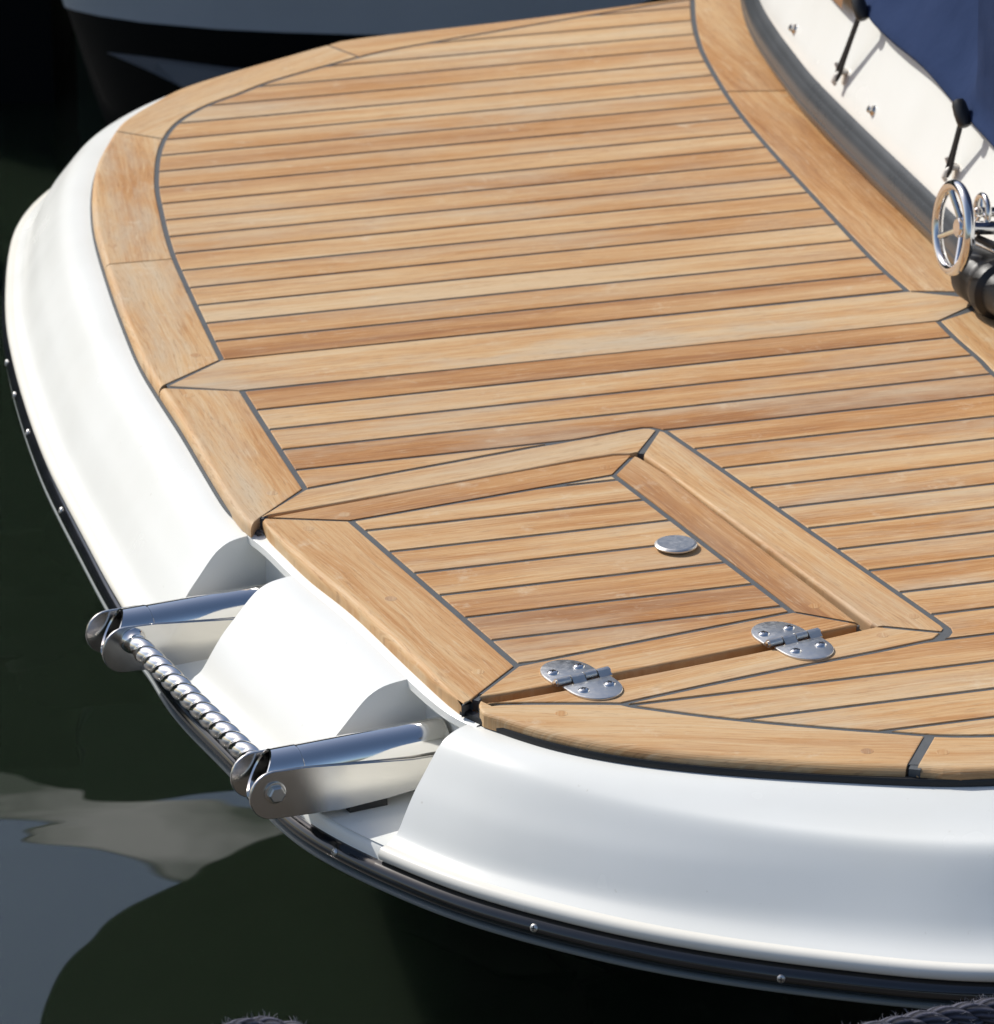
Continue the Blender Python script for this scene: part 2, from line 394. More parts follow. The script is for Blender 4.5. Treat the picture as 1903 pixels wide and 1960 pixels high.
def board(name, P, parent, udir=Vector((1, 0)), tone=0.5, grey=0.5, rounds=None, D=None, z=0.0, thick=0.012, mat=None, bev=0.0006):
    """solid board from outline P (any winding); rounds: radius per edge (0 = small chamfer)"""
    rounds = rounds or [0.0] * len(P)
    if area(P) < 0:
        P = P[::-1]; rounds = [rounds[-(i + 2) % len(rounds)] for i in range(len(rounds))]
    P, rounds = dedupe(P, rounds)
    if len(P) < 3 or abs(area(P)) < 2e-5: return None
    R = max(rounds); layers = [(-thick, [0.0] * len(P))]
    if R > 0:
        for zz in (-1.0, -0.72, -0.46, -0.26, -0.12, -0.03, 0.0):
            h = R * zz
            if -h > thick * 0.98: continue
            layers.append((h, [(rr - math.sqrt(max(0, rr * rr - (rr + h) ** 2)) if rr > 0 and -h <= rr else (bev if zz == 0 and rr == 0 else 0.0)) for rr in rounds]))
    else:
        layers += [(-bev, [0.0] * len(P)), (0.0, [bev] * len(P))]
    n = len(P); V = []; F = []
    for h, d in layers:
        V += [Vector((q.x, q.y, z + h)) for q in inset(P, d)]
    for j in range(len(layers) - 1):
        for i in range(n): F.append((j * n + i, j * n + (i + 1) % n, (j + 1) * n + (i + 1) % n, (j + 1) * n + i))
    F.append(tuple((len(layers) - 1) * n + i for i in range(n)))
    F.append(tuple(range(n))[::-1])
    u = udir.normalized(); w = Vector((-u.y, u.x))
    UV = [(v.x * u.x + v.y * u.y, v.x * w.x + v.y * w.y) for v in V]
    o = mk(name, V, F, mat or TEAK, parent, False, UV)
    SEED[0] += 1
    o.color = (tone, grey, (SEED[0] * 0.6180339) % 1.0, 1)
    return o
def pieces(*segs):
    """segs: (points, inset, round radius); joins them to one outline and applies the insets"""
    P = []; D = []; Rr = []
    for pts, d, r in segs:
        P += list(pts[:-1]); D += [d] * (len(pts) - 1); Rr += (list(r)[:len(pts) - 1] if isinstance(r, (list, tuple)) else [r] * (len(pts) - 1))
    if area(P) < 0:
        n = len(P); P = P[::-1]; D = [D[-(i + 2) % n] for i in range(n)]; Rr = [Rr[-(i + 2) % n] for i in range(n)]
    Pk, keep = dedupe(P, list(range(len(P))))
    D = [D[k] for k in keep]; Rr = [Rr[k] for k in keep]
    return inset(Pk, D), Rr
def sheet_poly(name, P, z0, z1, mat, parent):
    if area(P) < 0: P = P[::-1]
    P, _ = dedupe(P, [0] * len(P)); n = len(P)
    V = [Vector((p.x, p.y, z0)) for p in P] + [Vector((p.x, p.y, z1)) for p in P]
    F = [tuple(range(n))[::-1], tuple(range(n, 2 * n))] + [(i, (i + 1) % n, n + (i + 1) % n, n + i) for i in range(n)]
    return mk(name, V, F, mat, parent, False)

# ================================================================== LARGE STRUCTURE: water, dock
ZW = -0.555
g = 90
wo_ = mk('water', [(-g, -g, ZW), (g, -g, ZW), (g, g, ZW), (-g, g, ZW)], [(0, 1, 2, 3)], WATER); wo_['kind'] = 'structure'
CONC = simple('dock_timber', (0.085, 0.075, 0.065), 0.85, bump=0.5, bscale=80, var=0.2, vscale=5)
DZ = -0.25
dk = MB()
q = [rf(-3, 3.22, 0), rf(4, 3.22, 0), rf(4, -6, 0), rf(-3, -6, 0)]
for zz in (DZ - 0.25, DZ): dk.V += [Vector((p.x, p.y, zz)) for p in q]; dk.UV += [(0, 0)] * 4
dk.F = [(4, 7, 6, 5), (0, 1, 2, 3), (0, 4, 5, 1), (1, 5, 6, 2), (2, 6, 7, 3), (3, 7, 4, 0)]
do = dk.build('dock', CONC, None, False); do['kind'] = 'structure'

# ================================================================== THE BOAT
boat = thing('motor_boat', 'white motor boat with a teak planked stern platform and black rub rail', 'boat')
YK = 0.002273; PW = 0.05; KW = 0.082274
SEAM = 0.0021           # half width of a plank seam
MC = 0.0023             # half width of a margin seam
def w2(L, z=0.0): return [at2(x, y, z) for x, y in L]
YC = YK - KW / 2
def mir(p): return Vector((p.x, 2 * YC - p.y))

# ---- traced curves (deck plane)
OUT_A = catmull([Vector((0.75, 1.0)), Vector((0.62, 0.998))] + w2([(1330, -8), (1000, 35), (689, 71), (623, 85), (543, 107), (435, 138), (344, 168), (290, 196), (254, 217), (228, 237), (203, 275), (185, 311), (177, 351), (176, 391), (181, 435), (196, 489), (217, 554), (239, 612), (268, 681), (308, 747), (348, 808), (391, 881), (435, 953), (462, 989), (480, 1004)]))
OUT_H = catmull(w2([(503, 1012), (516, 1030), (545, 1059), (594, 1106), (677, 1172), (785, 1275), (858, 1342), (888, 1364)], -0.008))
OUT_B = catmull(w2([(921, 1358), (917, 1366), (919, 1376), (926, 1383), (940, 1388), (962, 1394), (1000, 1406), (1057, 1422), (1156, 1443), (1305, 1463), (1454, 1475), (1603, 1484), (1752, 1489), (1903, 1492)], -0.008) + [mir(Vector((0.307, 0.962))), mir(Vector((0.52, 0.985))), mir(Vector((0.75, 1.0)))])
IN_A = catmull(w2([(1326, -2), (1225, 13), (1000, 51), (766, 92), (688, 109), (613, 129), (518, 156), (453, 181), (402, 199), (359, 221), (333, 241), (315, 266), (304, 297), (300, 333), (301, 366), (309, 406), (319, 449), (333, 493), (355, 543), (384, 605), (424, 688)]))
IN_L = catmull(w2([(463, 748), (493, 795), (543, 873), (584, 935)]))
IN_B = catmull(w2([(926, 1353), (938, 1349), (955, 1347.3), (980, 1346.6), (1015, 1346.2), (1060, 1346), (1120, 1346.2), (1190, 1347), (1211, 1352), (1405, 1377), (1678, 1400), (1903, 1408)]) + [Vector((0.30, -0.985)), Vector((0.50, -1.045))])
FIN = catmull(w2([(1326, -2), (1328, 36), (1335, 71), (1350, 110), (1387, 174), (1424, 226), (1474, 285), (1528, 344), (1581, 401), (1635, 459), (1688, 513), (1738, 557)]))
FOUT = catmull([Vector((0.66, 1.12)), Vector((0.60, 1.03))] + w2([(1419, 0), (1423, 53), (1439, 96), (1467, 142), (1490, 174), (1528, 224), (1581, 281), (1652, 353), (1724, 424), (1795, 495), (1830, 534), (1857, 562)]))
FINL = catmull(w2([(1797, 615), (1830, 648), (1877, 689), (1903, 716)]) + [Vector((0.405, -0.33)), Vector((0.412, -0.50)), Vector((0.43, -0.70)), Vector((0.455, -0.87)), Vector((0.50, -1.045))])
FOUTL = [mir(p) for p in FOUT]
A = at2
# ---- caulking slab (one grey bed under all the planks of the deck)
tipA = A(498, 990)
TG = w2([(503, 988), (842, 928), (971, 905), (1100, 881), (1177, 869), (1211, 868), (1229, 871)])            # hatch top gap
RG = w2([(1229, 871), (1280, 905), (1332, 946), (1662, 1194), (1674, 1201)])                                 # hatch right gap
BG = w2([(1674, 1201), (1579, 1223), (1318, 1276), (1075, 1323), (978, 1340), (930, 1347)])                  # hatch bottom gap
deck_out = OUT_A + TG + RG[1:] + BG[1:] + OUT_B + [Vector((0.75, -1.2)), Vector((0.75, 1.2))]
dko = dedupe(deck_out if area(deck_out) > 0 else deck_out[::-1], [0] * len(deck_out))[0]
caulk = sheet_poly('caulking', inset(dko, [0.0080] * len(dko)), -0.0105, -0.0010, CAULK, boat)

# ---- planks
def strips(region, y_list, name, parent, names=None, thick=0.010, z=0.0, seam=SEAM, toner=None):
    for (ya, yb, ka, kb) in y_list:
        P = clip(clip(region, 1, yb - kb, True), 1, ya + ka, False)
        if len(P) < 3: continue
        P = despike(P)
        if len(P) < 3: continue
        t, gq = toner(ya) if toner else (0.5, 0.5)
        board(name, P, parent, Vector((1, 0.0)), t, gq, thick=thick, z=z)
rt = random.Random(23)
def toner(y):
    r = rt.random()
    t = 0.49 + (rt.random() - 0.5) * 0.30
    if r < 0.14: t = 0.24 + rt.random() * 0.1
    elif r > 0.90: t = 0.62 + rt.random() * 0.06
    if y > 0.25: t -= 0.06
    return t, 0.15 + rt.random() * 0.75
upP, _ = pieces((IN_A, 0.0026, 0), ([IN_A[-1], FIN[-1]], 0.0, 0), (FIN[::-1], 0.0028, 0))
strips(upP, [(YK + PW * k, YK + PW * (k + 1), SEAM, SEAM) for k in range(0, 20)], 'deck_plank', boat, toner=toner)
# lower field (left of, right of and below the hatch surround)
FT1 = w2([(584, 936), (842, 889), (1020, 856), (1130, 837), (1205, 823), (1232, 819)]); FTc = w2([(1232, 819), (1248, 819), (1262, 822), (1276, 826)])
FR1 = w2([(1276, 826), (1389, 904), (1477, 966), (1600, 1052), (1760, 1164), (1801, 1193)]); FRc = w2([(1801, 1193), (1813, 1202), (1816, 1209), (1810, 1217), (1790, 1224)])
FB1 = w2([(1790, 1224), (1679, 1247), (1516, 1278), (1350, 1312), (1190, 1347)])
lowP, _ = pieces((IN_L, 0.0028, 0), (FT1, MC, 0), (FTc, MC, 0), (FR1, MC + 0.0008, 0), (FRc, MC + 0.001, 0), (FB1, MC, 0), (sub(IN_B, A(1190, 1347), Vector((0.50, -1.045))), MC + 0.0003, 0), (FINL[::-1], 0.0028, 0), ([FINL[0], IN_L[0]], 0.0, 0))
xs = at2(1254, 820).x
for k in range(0, 21):
    yb = YK - KW - PW * k; ya = yb - PW
    P = clip(clip(lowP, 1, yb - SEAM, True), 1, ya + SEAM, False)
    if len(P) < 3: continue
    if 4 <= k <= 7: parts = [clip(P, 0, xs - 0.001, True), clip(P, 0, xs + 0.0005, False)]
    else: parts = [P]
    for Q in parts:
        if len(Q) >= 3:
            Q = despike(Q)
            if len(Q) < 3: continue
            t, gq = toner(-1); board('deck_plank', Q, boat, Vector((1, 0)), t, gq, thick=0.010)
# king plank
kp, kr = pieces(([IN_A[-1], A(318, 739)], MC - 0.0008, 0), ([A(318, 739), IN_L[0]], MC - 0.0012, 0), ([IN_L[0], FINL[0]], SEAM, 0), ([FINL[0], A(1850, 590)], MC - 0.0008, 0), ([A(1850, 590), A(1868, 578), A(1856, 569)], 0.0, 0.0), ([A(1856, 569), FIN[-1]], MC - 0.0012, 0), ([FIN[-1], IN_A[-1]], SEAM, 0))
board('king_plank', kp, boat, Vector((1, 0)), 0.36, 0.95, thick=0.010)
# ---- margin boards
def margin(outer, inner, a_out, a_in, b_out, b_in, ja, jb, udir, tone, grey, rad=0.006, inw=0.0026, name='margin_board', ramp=False):
    so = sub(outer, a_out, b_out); si = sub(inner, a_in, b_in)
    if ramp: rad = [min(rad, 0.0012 + 0.0007 * k) for k in range(len(so))]
    P, Rr = pieces((so, 0.0, rad), ([so[-1], si[-1]], jb, 0), (si[::-1], inw, 0), ([si[0], so[0]], ja, 0))
    return board(name, P, boat, udir, tone, grey, rounds=Rr)
margin(OUT_A, IN_A, Vector((0.62, 0.998)), IN_A[0], A(625, 85), A(688, 109), 0, 0.0016, Vector((-1, -0.1)), 0.46, 0.3)
margin(OUT_A, IN_A, A(625, 85), A(688, 109), A(216, 250), A(310, 266), 0.0016, 0.0013, Vector((-0.8, -0.6)), 0.42, 0.35)
margin(OUT_A, IN_A, A(216, 250), A(310, 266), A(203, 506), A(333, 495), 0.0013, 0.0010, Vector((-0.15, -1)), 0.34, 1.0)
margin(OUT_A, IN_A, A(203, 506), A(333, 495), A(313, 741), A(424, 689), 0.0010, 0.0014, Vector((-0.06, -1)), 0.24, 0.9)
so = sub(OUT_A, A(313, 741), OUT_A[-1])
P, Rr = pieces((so, 0.0, 0.006), ([so[-1], A(497, 992)], 0.0, 0.0), ([A(497, 992), A(584, 936)], MC, 0), (IN_L[::-1], 0.0028, 0), ([IN_L[0], so[0]], 0.0010, 0))
board('margin_board', P, boat, Vector((0.0, -1)), 0.20, 0.8, rounds=Rr)
margin(OUT_B, IN_B, OUT_B[0], A(940, 1348.6), A(1744, 1486), A(1781, 1404), 0.0012, 0.0042, Vector((1, -0.35)), 0.36, 0.25, rad=0.008, ramp=True)
margin(OUT_B, IN_B, A(1744, 1486), A(1781, 1404), Vector((0.50, -1.09)), Vector((0.50, -1.045)), 0.0042, 0.002, Vector((1, -0.3)), 0.42, 0.2, rad=0.008)
def fmargin(outer, inner, a_out, a_in, b_out, b_in, ja, jb, tone, grey):
    so = [p + Vector((0.016, 0)) for p in sub(outer, a_out, b_out)]; si = sub(inner, a_in, b_in)
    P, Rr = pieces((so, 0.0, 0.0), ([so[-1], si[-1]], jb, 0), (si[::-1], 0.0028, 0), ([si[0], so[0]], ja, 0))
    board('margin_board', P, boat, Vector((0.02, 1)), tone, grey, rounds=Rr)
fmargin(FOUT, FIN, Vector((0.61, 1.04)), FIN[0], A(1488, 176), A(1388, 175), 0.0, 0.0012, 0.60, 0.25)
fmargin(FOUT, FIN, A(1488, 176), A(1388, 175), FOUT[-1], FIN[-1], 0.0012, 0.0010, 0.48, 0.25)
fmargin(FOUTL, FINL, FOUTL[-1], FINL[0], mir(Vector((0.61, 1.04))), FINL[-1], 0.0010, 0.0, 0.48, 0.25)

# ---- hatch surround
mTR = [A(1262, 823), A(1227, 866)]
P, Rr = pieces(([tipA, A(584, 936)], MC - 0.0004, 0), (FT1, MC, 0), ([FT1[-1], A(1246, 819), A(1260, 823)], MC, 0), ([A(1260, 823), A(1225, 866), A(1213, 868)], 0.0022, 0), ([A(1213, 868)] + TG[:5][::-1] + [tipA], 0.0006, 0.002))
board('hatch_surround_board', P, boat, A(1205, 823) - A(592, 936), 0.36, 0.5, rounds=Rr)
P, Rr = pieces(([A(1260, 823), A(1276, 826)], MC, 0), (FR1, MC + 0.0006, 0), ([FR1[-1], A(1811, 1203), A(1806, 1210)], MC, 0), ([A(1806, 1210), A(1681, 1198)], 0.0016, 0), ([A(1681, 1198), A(1666, 1193)] + RG[1:3][::-1] + [A(1229, 869)], 0.0004, 0.0035), ([A(1229, 869), A(1260, 823)], 0.0022, 0))
board('hatch_surround_board', P, boat, A(1760, 1164) - A(1276, 826), 0.30, 0.55, rounds=Rr)
so_b = sub(IN_B, A(1190, 1347), IN_B[0])
P, Rr = pieces(([A(1681, 1199), A(1806, 1211)], 0.0016, 0), ([A(1806, 1211), A(1792, 1223)], MC, 0), (FB1, MC, 0), (so_b, MC, 0), ([so_b[-1]] + BG[::-1] + [A(1681, 1199)], 0.0002, 0.0))
board('hatch_surround_board', P, boat, A(1679, 1247) - A(1190, 1347), 0.42, 0.5, rounds=Rr)
# ---- hatch
hatch = bpy.data.objects.new('hatch', None); COL.objects.link(hatch); hatch.parent = boat
hA, hB, hC, hD = A(672, 997), A(1175, 909), A(1517, 1171), A(990, 1274)
TL, TR, BR, BL = A(506, 991), A(1214, 870), A(1650, 1195), A(908, 1336)
hout = [TL] + [A(842, 929), A(1100, 883), A(1177, 871)] + [TR, A(1226, 874)] + [A(1280, 907), A(1332, 948)] + [BR] + [A(1318, 1262), A(1051, 1313), A(978, 1326)] + [BL, A(900, 1352), A(888, 1362)] + OUT_H[::-1]
hb = dedupe(hout if area(hout) > 0 else hout[::-1], [0] * len(hout))[0]
sheet_poly('caulking', inset(hb, [0.0070] * len(hb)), -0.0105, -0.0010, CAULK, hatch)
P, Rr = pieces(([TL, A(842, 929), A(1100, 883), A(1177, 871), TR], 0.0004, 0.002), ([TR, hB], 0.0022, 0), ([hB, hA], MC, 0), ([hA, TL], 0.0018, 0))
board('margin_board', P, hatch, hB - hA, 0.56, 0.3, rounds=Rr)
P, Rr = pieces(([TR, A(1226, 874), A(1280, 907), A(1332, 948), BR], 0.0005, 0.0035), ([BR, hC], 0.0018, 0), ([hC, hB], MC + 0.0004, 0), ([hB, TR], 0.0022, 0))
board('margin_board', P, hatch, hC - hB, 0.66, 0.3, rounds=Rr)
P, Rr = pieces(([BR, A(1318, 1262), A(1051, 1313), A(978, 1326), BL], 0.0008, 0.0025), ([BL, hD], MC, 0), ([hD, hC], MC, 0), ([hC, BR], 0.0018, 0))
board('margin_board', P, hatch, hC - hD, 0.60, 0.4, rounds=Rr)
oh = sub(OUT_H, OUT_H[0], OUT_H[-1])
P, Rr = pieces(([hA, TL], 0.0018, 0), ([TL, oh[0]], 0.0, 0.003), (oh, 0.0, [min(0.0065, 0.0030 + 0.0012 * k, 0.0012 + 0.0009 * (len(oh) - 2 - k)) for k in range(len(oh))]), ([oh[-1], BL], 0.0, 0.0012), ([BL, hD], MC, 0), ([hD, hA], MC + 0.0008, 0))
board('margin_board', P, hatch, hD - hA, 0.36, 0.05, rounds=Rr)
hin, _ = pieces(([hA, hB], MC, 0), ([hB, hC], MC + 0.0004, 0), ([hC, hD], MC, 0), ([hD, hA], MC + 0.0008, 0))
strips(hin, [(YK - KW - PW * (k + 1), YK - KW - PW * k, SEAM, SEAM) for k in range(5, 15)], 'plank', hatch, toner=toner)

FZ = [0.0]
def filler(p, q, w, parent=boat):
    p, q = A(*p), A(*q); d = (q - p).normalized(); n_ = Vector((-d.y, d.x)) * (w / 2)
    sheet_poly('caulking', [p - n_, q - n_, q + n_, p + n_], -0.0095 - FZ[0], -0.0011 - FZ[0], CAULK, parent); FZ[0] += 0.00004
for p, q, w in (((1261, 823), (1227, 866), 0.0056), ((499, 990), (584, 936), 0.0052), ((1690, 1199), (1806, 1210), 0.0042), ((322, 738), (424, 689), 0.004), ((322, 740), (463, 748), 0.0034), ((222, 251), (310, 266), 0.003), ((211, 501), (333, 495), 0.0026), ((1751, 1470), (1781, 1404), 0.0088), ((922, 1356), (944, 1347.5), 0.0065), ((938, 1348.5), (1062, 1346), 0.0065), ((1055, 1346), (1190, 1347), 0.0056), ((640, 89), (688, 109), 0.0034), ((1850, 590), (1798, 615), 0.004), ((1850, 568), (1738, 557), 0.003)): filler(p, q, w)
for p, q, w in (((1211, 873), (1175, 909), 0.005), ((910, 1337), (990, 1274), 0.0052), ((512, 991), (672, 997), 0.004), ((1644, 1195), (1517, 1171), 0.004)): filler(p, q, w, hatch)
# black strips under the hatch joint: shade of the deep gap as colour
for G in (TG, RG, BG):
    for a_, b_ in zip(G, G[1:]):
        d_ = (b_ - a_).normalized(); n_ = Vector((-d_.y, d_.x)) * 0.007
        sheet_poly('gap_shade_strip', [a_ - n_, b_ - n_, b_ + n_, a_ + n_], -0.0133, -0.0123 - FZ[0] * 0.2, BLACK, boat); FZ[0] += 0.00004
# bungs (wooden plugs over the screws)
def bung(x, y, parent=boat, r=0.0052):
    c = at(x, y, 0); mb = MB(); lathe(mb, Vector((c.x, c.y, -0.004)), Vector((0, 0, 1)), [(0, r), (0.0039, r), (0.00415, r - 0.0004)], 18)
    uv = [(v.x * 0.3 + v.y, v.y * 0.3 - v.x) for v in mb.V]
    o = mk('plug', mb.V, mb.F, TEAK, parent, False, uv); SEED[0] += 1; o.color = (0.42 + 0.2 * R_.random(), 0.6, (SEED[0] * 0.6180339) % 1, 1)
for x, y in ((521, 944), (1075, 1366), (1660, 1438), (1805, 1440), (1690, 1216), (1748, 1180), (362, 757), (374, 680), (1800, 553), (1500, 183), (245, 262), (214, 470)): bung(x, y)
for x, y in ((590, 1012), (748, 1146), (915, 1286), (1160, 895), (1560, 1160), (660, 985)): bung(x, y, hatch)
# ---- lift knob on the hatch
c = at(1294, 1041, 0.004); mb = MB()
lathe(mb, Vector((c.x, c.y, 0.0006)), Vector((0, 0, 1)), [(0, 0.0135), (0.0012, 0.0165), (0.0022, 0.0178), (0.0032, 0.0178), (0.0042, 0.0168), (0.0047, 0.0154), (0.0047, 0.0)], 40)
mb.build('lift_knob', BRUSHED, hatch, True, 18)

# ---- hull mouldings: section swept round the platform edge
edge = smooth_pts(catmull([p for p in (OUT_A[::4] + [Vector((at2(503, 1012, -0.008).x, at2(503, 1012, -0.008).y))] + OUT_H[2::4] + [A(905, 1368, -0.008)] + OUT_B[6::4])], 0.01), 12)
def arclen(P):
    s = [0]
    for i in range(1, len(P)): s.append(s[-1] + (P[i] - P[i - 1]).length)
    return s
def resample(P, step):
    s = arclen(P); out = []; L = s[-1]; k = int(L / step); j = 0
    for i in range(k + 1):
        t = L * i / k
        while j < len(s) - 2 and s[j + 1] < t: j += 1
        out.append(P[j].lerp(P[j + 1], (t - s[j]) / max(1e-9, s[j + 1] - s[j])))
    return out
edge = resample(edge, 0.008)
nE = len(edge)
nrm = []
for i in range(nE):
    d = (edge[min(i + 1, nE - 1)] - edge[max(i - 1, 0)]).normalized(); nrm.append(Vector((d.y, -d.x)))
for _ in range(30): nrm = [nrm[0]] + [(nrm[i - 1] + nrm[i] * 2 + nrm[i + 1]).normalized() for i in range(1, nE - 1)] + [nrm[-1]]
EG = 0.003
edge = [e + n * EG for e, n in zip(edge, nrm)]
Q = [(p, 0.0100) for p in w2([(40, 435), (18, 478), (6, 565), (6, 649), (22, 732), (51, 830), (87, 924), (123, 996), (156, 1058), (203, 1149), (336, 1360), (434, 1453), (540, 1572), (580, 1608), (615, 1634)], -0.110)]
Q += [(p, 0.0105) for p in w2([(651, 1659), (717, 1698), (783, 1731), (848, 1759), (980, 1797), (1112, 1833), (1243, 1863), (1441, 1896), (1638, 1919), (1796, 1935), (1903, 1945)], -0.1225)]
obs = []
for p, o_ in Q:
    i = min(range(nE), key=lambda k: abs((p - edge[k]).dot(Vector((-nrm[k].y, nrm[k].x)))) + (0 if (p - edge[k]).dot(nrm[k]) > 0 else 9) + 0.2 * (p - edge[k]).length)
    obs.append((i, (p - edge[i]).dot(nrm[i]) - o_))
obs.sort()
i0_, i1_ = obs[0][0], obs[-1][0]
cre = [edge[i] + nrm[i] * obs[0][1] for i in range(0, max(1, i0_ - 6), 3)]
cre += [edge[i] + nrm[i] * w for i, w in obs]
cre += [edge[i] + nrm[i] * obs[-1][1] for i in range(i1_ + 6, nE, 3)] + [edge[-1] + nrm[-1] * obs[-1][1] + (edge[-1] - edge[-2]) * 4]
cre = resample(cre, 0.010)
for _ in range(28): cre = [cre[0]] + [(cre[k - 1] + cre[k] * 2 + cre[k + 1]) / 4 for k in range(1, len(cre) - 1)] + [cre[-1]]
W = []
for i in range(nE):
    n_ = nrm[i]; t_ = Vector((-n_.y, n_.x)); best = None
    for k in range(len(cre) - 1):
        a0 = (cre[k] - edge[i]).dot(t_); a1 = (cre[k + 1] - edge[i]).dot(t_)
        if (a0 <= 0) != (a1 <= 0):
            f_ = a0 / (a0 - a1); w_ = (cre[k].lerp(cre[k + 1], f_) - edge[i]).dot(n_)
            if 0.02 < w_ < 0.4 and (best is None or w_ < best): best = w_
    W.append(best if best else (W[-1] if W else obs[0][1]))
for _ in range(12): W = [W[0]] + [(W[k - 1] + W[k] * 2 + W[k + 1]) / 4 for k in range(1, nE - 1)] + [W[-1]]
print('hull widths', [(i, round(w, 3)) for i, w in obs])
def eidx(x, y, z=-0.016):
    p = at2(x, y, z); return min(range(nE), key=lambda k: (edge[k] - p).length)
iN1a, iN1b, iN2a, iN2b = eidx(503, 1027), eidx(566, 1108), eidx(786, 1306), eidx(889, 1394)
PA = [(0, 0), (0.08, 0.0), (0.18, 0.012), (0.26, 0.035), (0.33, 0.075), (0.39, 0.13), (0.46, 0.22), (0.56, 0.365), (0.66, 0.51), (0.73, 0.635), (0.785, 0.745), (0.835, 0.85), (0.88, 0.92), (0.94, 0.965), (1.0, 1.0)]
assert len(PA) == 15
PB = [(0, 0), (0.06, 0.02), (0.16, 0.070), (0.28, 0.135), (0.38, 0.180), (0.45, 0.205), (0.50, 0.255), (0.55, 0.335), (0.61, 0.445), (0.675, 0.57), (0.74, 0.695), (0.80, 0.805), (0.86, 0.89), (0.925, 0.952), (1.0, 1.0)]
Z0, Z1 = -0.013, -0.090
ib0, ib1 = eidx(1000, 1412), eidx(1750, 1497)
def sect(i):
    t = max(0.0, min(1.0, (i - ib0) / (ib1 - ib0))); t = t * t * (3 - 2 * t)
    return [edge[i] + nrm[i] * (W[i] * (a[0] + (b[0] - a[0]) * t)) for a, b in zip(PA, PB)], [Z0 + (Z1 - Z0) * (a[1] + (b[1] - a[1]) * t) for a, b in zip(PA, PB)]
def refine(xy, zz, k=3):
    P = catmull([Vector((p.x, p.y, z)) for p, z in zip(xy, zz)], 1.0)
    out = []
    C = [Vector((p.x, p.y, z)) for p, z in zip(xy, zz)]; n = len(C)
    for i in range(n - 1):
        p0 = C[i - 1] if i else C[0] * 2 - C[1]; p1 = C[i]; p2 = C[i + 1]; p3 = C[i + 2] if i + 2 < n else C[-1] * 2 - C[-2]
        for j in range(k):
            t = j / k
            out.append(0.5 * ((2 * p1) + (p2 - p0) * t + (2 * p0 - 5 * p1 + 4 * p2 - p3) * t * t + (3 * p1 - p0 - 3 * p2 + p3) * t ** 3))
    out.append(C[-1]); return out
def hull_block(i0, i1, cap0, cap1):
    V = []; F = []; m = None
    rows = []
    for i in range(i0, i1 + 1):
        s = refine(*sect(i)); inn = edge[i] - nrm[i] * 0.02
        rows.append([Vector((inn.x, inn.y, Z0))] + s)
    m = len(rows[0])
    for r in rows: V += r
    for j in range(len(rows) - 1):
        for k in range(m - 1): F.append((j * m + k, j * m + k + 1, (j + 1) * m + k + 1, (j + 1) * m + k))
    for flag, j in ((cap0, 0), (cap1, len(rows) - 1)):
        if not flag: continue
        base = len(V); r = rows[j]
        V += [p.copy() for p in r] + [Vector((r[0].x, r[0].y, Z1 - 0.004)), Vector((r[-1].x, r[-1].y, Z1 - 0.004))]
        top = [base + k for k in range(m)]
        F.append(tuple(top + [base + m + 1, base + m]) if j else tuple((top + [base + m + 1, base + m])[::-1]))
    o = mk('hull_moulding', V, F, WHITE, boat, True, None, 40)
    bv = o.modifiers.new('soft_edge', 'BEVEL'); bv.width = 0.0028; bv.segments = 3; bv.limit_method = 'ANGLE'; bv.angle_limit = math.radians(55); bv.harden_normals = False
    return o
hull_block(0, iN1a, False, True); hull_block(iN1b, iN2a, True, True); hull_block(iN2b, nE - 1, True, False)
def sweep(name, prof, mat, i0=0, i1=None, smooth=True, step=1, base_w=True, parent=boat, sharp=40):
    i1 = nE - 1 if i1 is None else i1; V = []; F = []; m = len(prof); k = 0
    for i in range(i0, i1 + 1, step):
        for (u, z) in prof:
            p = edge[i] + nrm[i] * ((W[i] if base_w else 0) + u); V.append((p.x, p.y, z))
        k += 1
    for j in range(k - 1):
        for q_ in range(m - 1): F.append((j * m + q_, j * m + q_ + 1, (j + 1) * m + q_ + 1, (j + 1) * m + q_))
    return mk(name, V, F, mat, parent, smooth, None, sharp)
bead = [(-0.003, -0.0893)] + [(0.001 + 0.0065 * math.sin(math.pi * t / 10), -0.0957 + 0.0062 * math.cos(math.pi * t / 10)) for t in range(0, 11)] + [(-0.004, -0.1019)]
sweep('cream_bead', bead, CREAM, i1=iN1a); sweep('cream_bead', bead, CREAM, i0=iN2b)
sweep('recess_edge', [(-0.001, -0.0898), (0.002, -0.0925), (0.0035, -0.1021)], WHITE, i0=iN1a - 1, i1=iN2b + 1)
RZ, RHH, RU = -0.1103, 0.0087, 0.0105
rail = [(0.000, -0.1015)] + [(0.0015 + RU * math.sin(math.pi * t / 12), RZ + RHH * math.cos(math.pi * t / 12)) for t in range(0, 13)] + [(0.003, -0.1192)]
rub = sweep('rub_rail', rail, RAILM)
lip = [(0.002, -0.1188), (0.0090, -0.1187), (0.0105, -0.1197), (0.0105, -0.1218), (0.0092, -0.1232), (0.002, -0.1235)]
sweep('rail_lip', lip, LIPM, parent=rub)
sweep('platform_bottom', [(0.006, -0.1232), (-0.03, -0.140), (-0.12, -0.160), (-0.25, -0.175), (-0.58, -0.18)], BOTTOM, step=2)
sweep('deck_gasket', [(-0.006, -0.0075), (-0.0005, -0.0075), (0.0004, -0.0095), (0.0004, -0.0128), (-0.001, -0.0136)], BLACK, base_w=False, i0=iN2b - 2)
sweep('deck_gasket', [(-0.006, -0.0095), (-0.0016, -0.0095), (-0.0008, -0.0105), (-0.0008, -0.0128), (-0.002, -0.0136)], CAULK, base_w=False, i1=iN1a + 1)
